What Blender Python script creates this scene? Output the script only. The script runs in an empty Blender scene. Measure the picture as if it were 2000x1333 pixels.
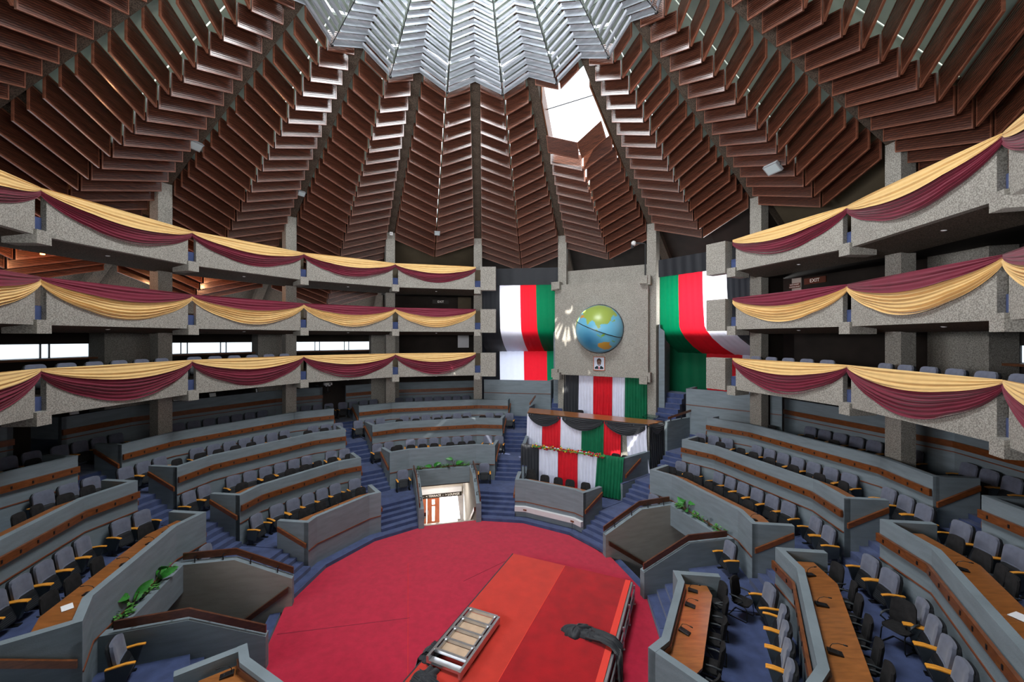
import bpy, bmesh, math, random
from mathutils import Vector, Matrix
R=random.Random(7)
sc=bpy.context.scene
COL=sc.collection
U=5.8                      # metres per measuring unit (two gallery storeys)
FL=-1.55                   # carpet level, in units below the eye
A0=-3.78                   # bearing of column 3 (bearings run clockwise from +Y)
rad=math.radians
def V(r,a,h):  return Vector((r*math.sin(rad(a))*U, r*math.cos(rad(a))*U, (h-FL)*U))
def XY(x,y,h): return Vector((x*U,y*U,(h-FL)*U))
def colang(i): return A0+22.5*(i-3)
# ------------------------------------------------------------------ camera
cam=bpy.data.objects.new('camera',bpy.data.cameras.new('camera')); COL.objects.link(cam)
cam.location=(0.2486*U,-2.4074*U,-FL*U); cam.rotation_euler=(math.pi/2,0,0)
cam.data.sensor_width=36; cam.data.lens=796.39/2000*36; cam.data.shift_y=-5.67/2000; cam.data.clip_end=500; cam.data.clip_start=.05
sc.camera=cam
CX,CY=0.2486,-2.4074
def proj(v):
    X=v.x/U-CX; Z=v.y/U-CY; h=v.z/U+FL
    if Z<.15: return None
    return 1000+796.39*X/Z, 660.83-796.39*h/Z
def inview(vs,m=40):
    ps=[proj(v) for v in vs]; ps=[p for p in ps if p]
    if not ps: return False
    xs=[p[0] for p in ps]; ys=[p[1] for p in ps]
    return max(xs)>-m and min(xs)<2000+m and max(ys)>-m and min(ys)<1333+m
# ------------------------------------------------------------------ world, daylight, exposure
w=bpy.data.worlds.new('world'); sc.world=w; w.use_nodes=True
bg=w.node_tree.nodes['Background']; bg.inputs[0].default_value=(.86,.93,1,1); bg.inputs[1].default_value=3.0
def light(name,kind,loc,energy,color=(1,1,1),target=None,**k):
    l=bpy.data.lights.new(name,kind); l.energy=energy; l.color=color
    for q,v in k.items(): setattr(l,q,v)
    o=bpy.data.objects.new(name,l); COL.objects.link(o); o.location=loc
    if target is not None: o.rotation_euler=(Vector(target)-Vector(loc)).to_track_quat('-Z','Y').to_euler()
    return o
# daylight of the central roof light: a disc in the open crown of the roof, looking straight down
light('roof_daylight','AREA',V(0,0,2.9),8200,(.93,.97,1),V(0,0,-1.5),shape='DISK',size=2.0*U)
# added fill lights behind the camera, aimed at the roof and the right side
for a in (-127.5,-150,-172.5,165,142.5,120):
    light('rear_fill','AREA',V(2.98,a,.22),{-127.5:850,-150:560}.get(a,330),(.97,.97,1),V(0,0,1.9) if a>0 or a==-172.5 else V(1.2,60,.9),spread=rad(115),shape='RECTANGLE',size=1.0*U,size_y=.62*U)
sun=light('sun','SUN',(0,0,40),16,(1,.95,.86),angle=rad(.35)); sun.rotation_euler=Vector((.225,.59,-.774)).to_track_quat('-Z','Y').to_euler()
sc.view_settings.view_transform='Standard'; sc.view_settings.look='None'; sc.view_settings.gamma=1; sc.view_settings.use_curve_mapping=False
sc.view_settings.exposure=0.22
sc.cycles.use_denoising=True; sc.cycles.max_bounces=6; sc.cycles.diffuse_bounces=4; sc.cycles.glossy_bounces=3; sc.cycles.transmission_bounces=4
sc.cycles.caustics_reflective=False; sc.cycles.caustics_refractive=False; sc.cycles.sample_clamp_indirect=6
# ------------------------------------------------------------------ materials
MATS={}
def s2l(c): return tuple(((x/255)/12.92 if x/255<=.04045 else ((x/255+.055)/1.055)**2.4) for x in c)
def mat(name,rgb,rough=.6,spec=.5,metal=0,var=0,vscale=4,noise=None,bump=0,bscale=60,stretch=None,dark=None,coat=0,rand=0,sheen=0,trans=0,emit=0,speck=None):
    m=bpy.data.materials.new(name); m.use_nodes=True; nt=m.node_tree; N=nt.nodes; L=nt.links
    b=N['Principled BSDF']; c=s2l(rgb)
    b.inputs['Roughness'].default_value=rough; b.inputs['Metallic'].default_value=metal; b.inputs['Specular IOR Level'].default_value=spec
    b.inputs['Base Color'].default_value=(*c,1); b.inputs['Coat Weight'].default_value=coat; b.inputs['Coat Roughness'].default_value=.15
    if sheen: b.inputs['Sheen Weight'].default_value=sheen
    if trans: b.inputs['Transmission Weight'].default_value=trans
    if emit: b.inputs['Emission Color'].default_value=(*c,1); b.inputs['Emission Strength'].default_value=emit
    tc=N.new('ShaderNodeTexCoord'); mp=N.new('ShaderNodeMapping'); L.new(tc.outputs['Object'],mp.inputs[0])
    if stretch: mp.inputs['Scale'].default_value=stretch
    last=None
    if var:
        n=N.new('ShaderNodeTexNoise'); n.inputs['Scale'].default_value=vscale; n.inputs['Detail'].default_value=5; L.new(mp.outputs[0],n.inputs['Vector'])
        rp=N.new('ShaderNodeValToRGB'); L.new(n.outputs['Fac'],rp.inputs[0])
        d=s2l(dark) if dark else tuple(x*(1-var) for x in c); u=tuple(min(1,x*(1+var*.6)) for x in c)
        rp.color_ramp.elements[0].color=(*d,1); rp.color_ramp.elements[0].position=.32; rp.color_ramp.elements[1].color=(*u,1); rp.color_ramp.elements[1].position=.68
        last=rp.outputs[0]
    if speck:
        v=N.new('ShaderNodeTexNoise'); v.inputs['Scale'].default_value=speck[1]; v.inputs['Detail'].default_value=2; L.new(tc.outputs['Object'],v.inputs['Vector'])
        r2=N.new('ShaderNodeValToRGB'); L.new(v.outputs['Fac'],r2.inputs[0]); r2.color_ramp.elements[0].position=.38; r2.color_ramp.elements[1].position=.62
        lo=s2l(speck[0]); r2.color_ramp.elements[0].color=(*lo,1); r2.color_ramp.elements[1].color=(*s2l(speck[2]),1)
        if last is None: last=r2.outputs[0]
        else:
            mx=N.new('ShaderNodeMix'); mx.data_type='RGBA'; mx.inputs[0].default_value=.6; L.new(last,mx.inputs[6]); L.new(r2.outputs[0],mx.inputs[7]); last=mx.outputs[2]
    if rand:
        oi=N.new('ShaderNodeObjectInfo'); mr=N.new('ShaderNodeMapRange'); mr.inputs[3].default_value=1-rand; mr.inputs[4].default_value=1+rand; L.new(oi.outputs['Random'],mr.inputs[0])
        hs=N.new('ShaderNodeHueSaturation'); L.new(mr.outputs[0],hs.inputs['Value'])
        if last is None: hs.inputs['Color'].default_value=(*c,1)
        else: L.new(last,hs.inputs['Color'])
        last=hs.outputs[0]
    if last is not None: L.new(last,b.inputs['Base Color'])
    if bump:
        n2=N.new('ShaderNodeTexNoise'); n2.inputs['Scale'].default_value=bscale; n2.inputs['Detail'].default_value=3; L.new(mp.outputs[0],n2.inputs['Vector'])
        bp=N.new('ShaderNodeBump'); bp.inputs['Strength'].default_value=bump; bp.inputs['Distance'].default_value=.02; L.new(n2.outputs['Fac'],bp.inputs['Height']); L.new(bp.outputs[0],b.inputs['Normal'])
    MATS[name]=m; return m
mat('concrete',(146,142,134),.85,.3,var=.18,vscale=1.2,speck=((104,101,95),30,(180,176,167)),bump=.25,bscale=40)
mat('rib_concrete',(84,74,64),.9,.2,var=.2,vscale=1.5,speck=((38,32,27),30,(108,95,83)),bump=.3,bscale=40)
mat('grey_wall',(118,129,136),.85,.25,var=.12,vscale=1.4,bump=.35,bscale=26,stretch=(1,1,5))
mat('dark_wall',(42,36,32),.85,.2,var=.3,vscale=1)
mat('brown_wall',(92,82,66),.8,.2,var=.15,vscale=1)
mat('stair_wall',(150,146,140),.85,.2,var=.1,vscale=1.5,bump=.3,bscale=26,stretch=(1,1,5))
mat('beige_wall',(168,160,150),.8,.2,var=.05)
mat('white_paint',(206,204,206),.6,.3,var=.04)
mat('shell',(150,158,150),.6,.4,var=.2,vscale=1.3)
mat('wood_shell',(96,58,40),.5,.4,var=.3,vscale=1.5)
mat('louvre',(100,58,42),.3,.5,var=.42,vscale=3,stretch=(.5,.5,9),dark=(58,34,26),coat=.7,rand=.16)
mat('louvre_frame',(116,70,52),.32,.5,var=.3,vscale=3,stretch=(1,1,3),coat=.4,rand=.1)
mat('louvre_back',(62,34,28),.5,.3,var=.3,vscale=3,stretch=(1,1,9))
mat('rail_wood',(112,62,30),.35,.5,var=.35,vscale=3,stretch=(2,2,8),coat=.3)
mat('dark_rail',(86,48,31),.38,.5,var=.35,vscale=3,stretch=(2,2,6),coat=.3)
mat('desk_wood',(150,92,46),.3,.5,var=.28,vscale=2.5,stretch=(1,5,1),coat=.45)
mat('arm_wood',(226,152,52),.4,.5,var=.12,vscale=8)
mat('seam',(112,62,40),.6,.3)
mat('blue_carpet',(64,76,114),.95,.1,var=.25,vscale=3,bump=.3,bscale=90,sheen=.2)
mat('red_carpet',(176,29,57),.95,.1,var=.14,vscale=5,bump=.3,bscale=70,sheen=.25)
mat('orange_carpet',(190,50,38),.95,.1,var=.12,vscale=2.5,bump=.3,bscale=80,sheen=.25)
mat('crimson_carpet',(162,12,22),.95,.1,var=.2,vscale=2.4,bump=.3,bscale=80,sheen=.25)
mat('carpet_edge',(222,70,60),.9,.1)
mat('seat_fabric',(98,102,118),.9,.2,var=.14,vscale=7,bump=.15,bscale=90,sheen=.3)
mat('seat_shell',(24,26,30),.55,.4,var=.2)
mat('seat_panel',(58,66,74),.75,.3,var=.12)
mat('black_fabric',(40,39,40),.95,.15,var=.25,vscale=10,bump=.3,bscale=120)
mat('black_metal',(20,20,22),.4,.5)
mat('grey_plastic',(52,56,60),.5,.4)
mat('metal',(176,182,190),.42,.5,metal=.55,var=.18,vscale=2,stretch=(.6,.6,6))
mat('alu',(205,208,212),.3,.5,metal=.9,var=.1)
mat('plywood',(196,168,142),.7,.3,var=.12,vscale=5)
mat('gold_cloth',(226,188,124),.62,.3,var=.05,sheen=.2)
mat('maroon_cloth',(112,20,46),.6,.3,var=.08,sheen=.3)
mat('black_cloth',(26,29,36),.6,.4,var=.1,sheen=.2)
mat('white_cloth',(214,216,232),.7,.3,var=.04)
mat('red_cloth',(206,24,40),.65,.3,var=.08)
mat('green_cloth',(0,96,62),.65,.3,var=.1)
mat('leaf',(50,126,46),.4,.5,var=.3,vscale=14)
mat('small_leaf',(86,150,66),.5,.4,var=.4,vscale=30)
mat('stem',(84,74,50),.7,.3); mat('pot',(28,26,28),.6,.3); mat('soil',(74,50,36),.95,.1,var=.3)
mat('glass',(190,220,215),.05,.5,trans=1)
mat('pane',(210,216,220),.35,.4,trans=.85)
mat('door_wood',(170,92,60),.4,.5,var=.25,vscale=3,stretch=(6,6,1))
mat('sign_brown',(92,46,30),.6,.3); mat('sign_dark',(46,40,34),.6,.3); mat('sign_white',(226,222,214),.6,.3,emit=.15)
mat('paper',(232,232,236),.8,.2); mat('ledge',(110,70,46),.5,.4,var=.3,vscale=3)
mat('lamp_glass',(190,205,208),.2,.5); mat('lamp_body',(150,154,158),.5,.4); mat('white_plastic',(225,225,225),.5,.4)
mat('skin_dark',(96,62,48),.6,.3); mat('suit',(20,40,44),.7,.3); mat('portrait_bg',(196,204,220),.7,.3); mat('hair_black',(26,20,18),.8,.2); mat('yellow_flower',(236,176,40),.7,.2,var=.2,vscale=20); mat('red_flower',(178,30,52),.7,.2,var=.3,vscale=20); mat('orange_light',(255,150,90),.5,.3,emit=6)
def M(n): return MATS[n]
# ------------------------------------------------------------------ mesh helpers
class MB:
    def __init__(s): s.v=[];s.f=[];s.m=[];s.mats=[]
    def mi(s,m):
        if m not in s.mats: s.mats.append(m)
        return s.mats.index(m)
    def add(s,vs,fs,m):
        o=len(s.v); k=s.mi(m); s.v+= [Vector(v) for v in vs]
        for f in fs: s.f.append([i+o for i in f]); s.m.append(k)
        return s
    def hexa(s,p,m):   # p: 4 bottom (ccw) + 4 top
        return s.add(p,[(3,2,1,0),(4,5,6,7),(0,1,5,4),(1,2,6,5),(2,3,7,6),(3,0,4,7)],m)
    def box(s,c,h,m,rz=0,rot=None):
        c=Vector(c); mt=rot if rot is not None else Matrix.Rotation(rz,3,'Z')
        p=[c+mt@Vector((x*h[0],y*h[1],z*h[2])) for z in (-1,1) for x,y in ((-1,-1),(1,-1),(1,1),(-1,1))]
        return s.hexa(p,m)
    def prism(s,pts,d,m):   # polygon (3D points) extruded by vector d
        n=len(pts); d=Vector(d); vs=[Vector(p) for p in pts]+[Vector(p)+d for p in pts]
        return s.add(vs,[tuple(range(n))[::-1],tuple(range(n,2*n))]+[(i,(i+1)%n,n+(i+1)%n,n+i) for i in range(n)],m)
    def tube(s,path,r,m,n=8,cap=True):
        path=[Vector(p) for p in path]; vs=[];fs=[]; rs=r if isinstance(r,(list,tuple)) else [r]*len(path)
        up=None
        for i,p in enumerate(path):
            t=(path[min(i+1,len(path)-1)]-path[max(i-1,0)]).normalized()
            if up is None: up=Vector((0,0,1)) if abs(t.z)<.9 else Vector((1,0,0))
            a=t.cross(up).normalized(); b=t.cross(a).normalized(); up=-b if False else up
            for k in range(n):
                q=2*math.pi*k/n; vs.append(p+(a*math.cos(q)+b*math.sin(q))*rs[i])
        for i in range(len(path)-1):
            for k in range(n): fs.append((i*n+k,i*n+(k+1)%n,(i+1)*n+(k+1)%n,(i+1)*n+k))
        if cap: fs+= [tuple(range(n)),tuple(range((len(path)-1)*n,len(path)*n))[::-1]]
        return s.add(vs,fs,m)
    def grid(s,pts,m):   # pts[i][j]
        a=len(pts);b=len(pts[0]); return s.add([p for r_ in pts for p in r_],[(i*b+j,i*b+j+1,(i+1)*b+j+1,(i+1)*b+j) for i in range(a-1) for j in range(b-1)],m)
    def lathe(s,prof,m,n=16,c=(0,0,0)):
        c=Vector(c); vs=[];fs=[]
        for r,z in prof:
            for k in range(n): q=2*math.pi*k/n; vs.append(c+Vector((r*math.cos(q),r*math.sin(q),z)))
        for i in range(len(prof)-1):
            for k in range(n): fs.append((i*n+k,i*n+(k+1)%n,(i+1)*n+(k+1)%n,(i+1)*n+k))
        fs+= [tuple(range(n))[::-1],tuple(range((len(prof)-1)*n,len(prof)*n))]
        return s.add(vs,fs,m)
    def ball(s,c,r,m,n=10,k=6,sq=(1,1,1)):
        c=Vector(c); vs=[c+Vector((0,0,-r*sq[2]))];fs=[]
        for i in range(1,k):
            t=math.pi*i/k
            for j in range(n): q=2*math.pi*j/n; vs.append(c+Vector((r*sq[0]*math.sin(t)*math.cos(q),r*sq[1]*math.sin(t)*math.sin(q),-r*sq[2]*math.cos(t))))
        vs.append(c+Vector((0,0,r*sq[2])))
        for j in range(n): fs.append((0,1+(j+1)%n,1+j)); fs.append((len(vs)-1,len(vs)-1-n+j,len(vs)-1-n+(j+1)%n))
        for i in range(k-2):
            for j in range(n): fs.append((1+i*n+j,1+i*n+(j+1)%n,1+(i+1)*n+(j+1)%n,1+(i+1)*n+j))
        return s.add(vs,fs,m)
    def mesh(s,name,off,smooth=False):
        me=bpy.data.meshes.new(name); me.from_pydata([tuple(v-off) for v in s.v],[],s.f)
        for m in s.mats: me.materials.append(M(m))
        me.polygons.foreach_set('material_index',s.m)
        if smooth: me.polygons.foreach_set('use_smooth',[True]*len(s.f))
        me.validate(); bm=bmesh.new(); bm.from_mesh(me); bmesh.ops.recalc_face_normals(bm,faces=bm.faces); bm.to_mesh(me); bm.free(); me.update(); return me
WO={}
def worig(o): return WO.get(o.name,Vector((0,0,0)))
def link(name,mb,parent=None,label=None,cat=None,group=None,kind=None,smooth=False,local=False,bevel=0):
    if parent is None:
        if local: off=Vector((0,0,0))
        else:
            lo=Vector([min(v[i] for v in mb.v) for i in range(3)]); hi=Vector([max(v[i] for v in mb.v) for i in range(3)]); off=Vector(((lo.x+hi.x)/2,(lo.y+hi.y)/2,lo.z))
    else: off=Vector((0,0,0)) if local else worig(parent)
    o=bpy.data.objects.new(name,mb.mesh(name,off,smooth)); COL.objects.link(o)
    if parent is None: o.location=off; WO[o.name]=off
    else: o.parent=parent; WO[o.name]=off
    if bevel:
        bv=o.modifiers.new('bevel','BEVEL'); bv.width=bevel; bv.segments=2; bv.limit_method='ANGLE'
    tag(o,label,cat,group,kind); return o
def tag(o,label=None,cat=None,group=None,kind=None):
    if label: o['label']=label
    if cat: o['category']=cat
    if group: o['group']=group
    if kind: o['kind']=kind
    return o
def empty(name,loc=(0,0,0),rz=0):
    o=bpy.data.objects.new(name,None); COL.objects.link(o); o.location=loc; o.rotation_euler=(0,0,rz); o.empty_display_size=.2; WO[o.name]=Vector(loc); return o
def copytree(o,parent=None):
    c=o.copy(); COL.objects.link(c)
    if parent is not None: c.parent=parent; c.matrix_parent_inverse=o.matrix_parent_inverse.copy()
    for ch in KIDS.get(o.name,[]): copytree(ch,c) if False else copytree(ch,c)
    return c
KIDS={}
def kids(o): KIDS[o.name]=[c for c in bpy.data.objects if c.parent==o]; [kids(c) for c in KIDS[o.name]]
ORD=['first','second','third','fourth','fifth','sixth','seventh','eighth','ninth','tenth','eleventh','twelfth','thirteenth','fourteenth','fifteenth','sixteenth','seventeenth','eighteenth','nineteenth','twentieth','twenty-first','twenty-second','twenty-third','twenty-fourth','twenty-fifth','twenty-sixth','twenty-seventh']
def lerp(a,b,t): return a+(b-a)*t
def offs(pts,d):   # mitred offset of an open 2D polyline (d>0: to the left of travel)
    n=len(pts); out=[]
    for i in range(n):
        ns=[]
        for j in (i-1,i):
            if 0<=j<n-1:
                e=(pts[j+1]-pts[j]).normalized(); ns.append(Vector((-e.y,e.x)))
        b=sum(ns,Vector((0,0))).normalized(); out.append(pts[i]+b*(d/max(.3,b.dot(ns[0]))))
    return out
def ribbon(mb,a,b,z0,z1,m):  # solid between two 2D polylines a,b (units) and heights
    for i in range(len(a)-1):
        q=[a[i],a[i+1],b[i+1],b[i]]
        mb.hexa([XY(p.x,p.y,z0) for p in q]+[XY(p.x,p.y,z1) for p in q],m)
def wallsolid(mb,a,t,z0,z1,m): ribbon(mb,a,offs(a,t),z0,z1,m)
def P2(r,a): return Vector((r*math.sin(rad(a)),r*math.cos(rad(a))))
# ================================================================== SETTING: floors, terraces, stairs, back walls
TOP=[None,-1.215,-1.06,-.89,-.75,-.57]; REND=[None,1.12,1.62,2.10,2.54,3.04]; FLO=[-1.55,-1.40,-1.25,-1.08,-.94,-.73]
SW=.13
SEC={'A':-105.03,'B':-60.03,'C':-15.03,'D':29.97,'E':74.97,'F':119.97,'G':-150.03}
BLOCK={'A':'left-edge block','B':'left block','C':'doorway block','D':'dais','E':'right block','F':'near-right block','G':'near-left corner'}
def poly(c,k,rv=None):
    rv=rv or REND[k]/.984; v=[P2(rv,c-33.75+22.5*j) for j in range(4)]
    m0=(v[0]+v[1])/2; m1=(v[2]+v[3])/2
    return [m0+(v[1]-m0).normalized()*SW,v[1],v[2],m1+(v[2]-m1).normalized()*SW]
def struct(name,mb,label,cat): return link(name,mb,label=label,cat=cat,kind='structure')
mb=MB(); mb.box(XY(0,0,-2.12),(3.6*U,3.6*U,.05*U),'dark_wall'); struct('floor',mb,'dark base slab under the terraces','floor')
# red carpet: 16-sided arena with the seams of its strips
ring=[P2(1.06,colang(i)) for i in range(16)]
mb=MB(); mb.prism([XY(p.x,p.y,-1.60) for p in ring],(0,0,.05*U),'red_carpet'); fl=struct('floor',mb,'red carpet of the round arena floor','carpet')
mb=MB()
mb.tube([XY(-.468,.403,-1.5493),XY(-.345,-.08,-1.5493),XY(-.22,-.571,-1.5493)],.006,'carpet_edge',4); link('carpet_seam',mb,fl)
mb=MB(); mb.tube([XY(-.98,-.276,-1.5495),XY(-.318,-.151,-1.5495)],.008,'maroon_cloth',4); mb.tube([XY(-.06,.19,-1.5495),XY(.2,.42,-1.5495)],.008,'maroon_cloth',4); link('carpet_seam',mb,fl)
# terraces
for key,c in SEC.items():
    for k in range(1,5):
        if key=='D' and k>=2: continue
        if key=='G' and k>1: continue
        a=poly(c,k); b=poly(c,k+1)
        mb=MB()
        if k==1 and key in 'ACE':
            cc=Matrix.Rotation(-rad(c),2)
            for s in (-1,1):
                st=P2(1,22.5*s); n=Vector((-st.y,st.x))*s
                e1=st*1.29+n*SW; e2=st*1.66+n*SW
                e1=st*1.30+n*SW; wv=(e1.x*s-.264)/(-n.x*s); e0=e1+n*wv; q=[cc@e0,cc@Vector((.296*s,1.68)),cc@e2,cc@e1]
                if s<0: q=q[::-1]
                mb.hexa([XY(p.x,p.y,-1.62) for p in q]+[XY(p.x,p.y,FLO[1]) for p in q],'blue_carpet')
        else:
            tr=lambda q:[q[0]+(q[1]-q[0]).normalized()*.006,q[1],q[2],q[3]+(q[2]-q[3]).normalized()*.006]
            ribbon(mb,tr(offs(a,.02)),tr(b),FLO[k]-.12,FLO[k]-.006,'grey_wall'); ribbon(mb,tr(offs(a,.02)),tr(b),FLO[k]-.006,FLO[k],'blue_carpet')
        if key=='G' and k==1: pass
        struct('floor',mb,'blue carpeted terrace, %s level up, of %s'%(ORD[k-1],BLOCK[key]),'floor')
a=tr(poly(SEC['D'],2)); b=tr(poly(SEC['D'],3)); mb=MB(); ribbon(mb,a,offs(b,-.04),FLO[2]-.25,FLO[2]-.006,'grey_wall'); ribbon(mb,a,offs(b,-.04),FLO[2]-.006,FLO[2],'blue_carpet'); struct('floor',mb,'blue carpeted floor between the two draped desks of the dais','floor')
mb=MB()
for a,b,zz in (([P2(2.07,12.2),P2(2.085,47.3)],[P2(2.9,12.6),P2(2.9,47.0)],-1.0),([P2(2.33,11.8),P2(2.33,49.2)],[P2(2.9,12.4),P2(2.9,50.2)],-1.001)):
    ribbon(mb,a,b,FLO[2]-.2,zz-.006,'grey_wall'); ribbon(mb,a,b,zz-.006,zz,'blue_carpet')
if 1: pass; struct('floor',mb,'raised blue floor behind the tall draped podium','floor')
# first step round the arena
for key in 'BDFG':
    c=SEC[key]; mb=MB(); v=[P2(1.062,c-33.75+22.5*j) for j in range(4)]; m0=(v[0]+v[1])/2; m1=(v[2]+v[3])/2
    a=[m0-(v[1]-m0).normalized()*.17,v[1],v[2],m1-(v[2]-m1).normalized()*.17]
    ribbon(mb,a,offs(a,.09),-1.6,-1.527,'blue_carpet'); struct('floor',mb,'lowest blue step round the red carpet in front of %s'%BLOCK[key],'step')
STN={-127.5:'in the near left corner',-82.5:'between the left-edge block and the left block',-37.5:'between the left block and the doorway block',7.5:'between the doorway block and the dais',52.5:'between the dais and the right block',97.5:'between the right block and the near right block'}
def flight(s,r0,r1,z0,z1,n,lw,rw,label,tread=.05):
    d=P2(1,s); nx=Vector((d.y,-d.x)); mb=MB()
    for i in range(n):
        ra=r0+i*tread; z=lerp(z0,z1,(i+1)/n)
        l_=lw if not callable(lw) else lw(ra); r_=rw if not callable(rw) else rw(ra); rb=r1; l2,r2=l_,r_
        if (callable(lw) or callable(rw)):
            if i<n-1: rb=1.302; l2=lw if not callable(lw) else lw(rb); r2=rw if not callable(rw) else rw(rb)
            else: l_=r_=l2=r2=SW
        q=[d*ra-nx*l_,d*ra+nx*r_,d*rb+nx*r2,d*rb-nx*l2]
        mb.hexa([XY(p.x,p.y,z0-.05) for p in q]+[XY(p.x,p.y,z) for p in q],'blue_carpet')
    return struct('staircase',mb,label,'stairs')
for s,nm in STN.items():
    def wd(r,sg=1): return max(SW,(r*math.sin(rad(22.5))-.262)/math.cos(rad(22.5)))
    lw=wd if s in (7.5,-82.5,97.5) else SW; rw=wd if s in (-37.5,52.5,-127.5) else SW
    flight(s+A0+3.78-.03,1.05,1.66,FLO[0],FLO[1],6,lw,rw,'lowest flight of blue carpeted steps %s'%nm)
    for k in (2,3,4):
        flight(s-.03,REND[k]-.02,REND[k+1]+.02 if k<4 else 3.0,FLO[k-1],FLO[k],5,SW,SW,'%s flight of blue carpeted steps up from the red floor %s'%(ORD[k-1],nm),.045)
flight(17.3,2.6,3.1,-.95,-.60,7,.07,.07,'narrow blue steps beside the left pillar of the globe wall',.045)
flight(44.5,2.55,3.15,-.95,-.60,7,.10,.12,'blue steps climbing to the right of the globe wall',.05)
# rear ring wall, brown between piers, with window strip behind the lower gallery
def ringpanel(i,r,z0,z1,m,t=.03,a0=0,a1=1):
    p=P2(r,colang(i)); q=P2(r,colang(i+1)); a=p.lerp(q,a0); b=p.lerp(q,a1); return [a,b]
WNO=0
for i in list(range(-4,3))+list(range(6,13)):
    win=i in (-4,-3,-2,-1,0,1,7,8,9,10,11,12)
    r=3.36 if i not in (2,6) else 3.24
    pl=ringpanel(i,r,0,0,'')
    mb=MB()
    if win: wallsolid(mb,pl,.05,-1.7,-.150,'dark_wall'); wallsolid(mb,pl,.05,-.045 if -3<i<9 else .55,.24 if i<3 else .62,'dark_wall')  # unseen bays get taller invented openings to go with the rear fill lights
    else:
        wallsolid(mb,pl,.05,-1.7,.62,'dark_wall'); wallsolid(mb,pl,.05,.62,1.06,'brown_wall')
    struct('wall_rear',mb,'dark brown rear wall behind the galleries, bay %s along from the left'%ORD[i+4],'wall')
    if win:
        mb=MB(); wallsolid(mb,offs(pl,-.14),.15,-.165,-.150,'ledge'); struct('trim_1',mb,'brown timber ledge under a window strip, bay %s from the left'%ORD[i+4],'ledge')
        WNO+=1; mb=MB(); u=(pl[1]-pl[0])
        for t in (.12,.16,.38,.42,.64,.68,.88,.92):
            p=pl[0]+u*t; mb.box(XY(p.x,p.y,-.0975),(.02,.03,.053*U),'black_metal',rz=-rad(colang(i)+11.25)) if -3<i<9 else mb.box(XY(p.x,p.y,.2),(.03,.03,.35*U),'black_metal',rz=-rad(colang(i)+11.25))
        wo=struct('window_%d'%WNO,mb,'low bright strip window behind the lower gallery, bay %s from the left'%ORD[i+4],'window')
        mb=MB(); q=offs(pl,.02); mb.prism([XY(q[0].x,q[0].y,-.150),XY(q[1].x,q[1].y,-.150),XY(q[1].x,q[1].y,-.045 if -3<i<9 else .55),XY(q[0].x,q[0].y,-.045 if -3<i<9 else .55)],P2(.012,colang(i)+11.25).to_3d(),'pane'); link('pane',mb,wo)
# concrete piers behind the columns
for i in range(-3,12):
    if i in (3,4,5,6): continue
    c=colang(i); d=P2(1,c); r=3.20 if i not in (2,6,3) else 3.14
    z1=.04 if i<3 else .9; mb=MB(); o=d*r; mb.box(XY(o.x,o.y,(-1.65+z1)/2),(.17*U,.10*U,(z1+1.65)/2*U),'concrete',rz=-rad(c)); struct('pier',mb,'broad concrete pier behind the galleries, %s from the left'%ORD[i+3],'pier')
# walls at the back of the terraces (fifth level), rail and seam
for key in 'ABCEF':
    c=SEC[key]; a=poly(c,5); mb=MB()
    if key in 'CE':
        a=[a[0],a[1],a[2]] if key=='C' else [a[1],a[2],a[3]]
    wallsolid(mb,a,.03,FLO[4]-.1,TOP[5] if key!='E' else -.56,'grey_wall')
    if key in 'BA':
        for e,sg in ((a[0],-1),(a[-1],1)):
            d=P2(1,c+22.5*sg); q=[e,e+d*.3]; wallsolid(mb,q,-.03*-sg if sg<0 else .03,FLO[4]-.1,TOP[5],'grey_wall')
    o=struct('wall_back',mb,'grey wall behind the top row of seats of %s'%BLOCK[key],'wall')
    mb=MB(); ribbon(mb,offs(a,-.014),a,TOP[5]-.13,TOP[5]-.09,'rail_wood'); link('rail',mb,o)
    mb=MB(); ribbon(mb,offs(a,-.004),a,FLO[5]-.003,FLO[5]+.003,'seam'); link('seam',mb,o)
    if key in 'AB':
        b=poly(c,5,3.45); mb=MB(); ribbon(mb,offs(a,.03),b,FLO[5]-.1,FLO[5],'blue_carpet'); struct('floor',mb,'uppermost terrace floor behind %s'%BLOCK[key],'floor')
for nm,p0,p1,zt in (('left',P2(2.74,-2.2),P2(2.70,15.6),-.525),('right',P2(2.66,49.3),P2(2.86,66),-.512)):
    mb=MB(); a=[p0,p1]; wallsolid(mb,a,.03,-1.0,zt,'grey_wall')
    e=p1 if nm=='left' else p0; d=P2(1,30); q=[e,e+P2(.22,17 if nm=='left' else 44)]; wallsolid(mb,q,.03 if nm=='left' else -.03,-1.0,zt,'grey_wall')
    o=struct('wall_upper_'+nm,mb,'grey panelled wall of the upper platform to the %s of the globe wall'%nm,'wall')
    mb=MB(); ribbon(mb,offs(a,-.004),a,zt-.165,zt-.159,'seam'); link('seam',mb,o)
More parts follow.
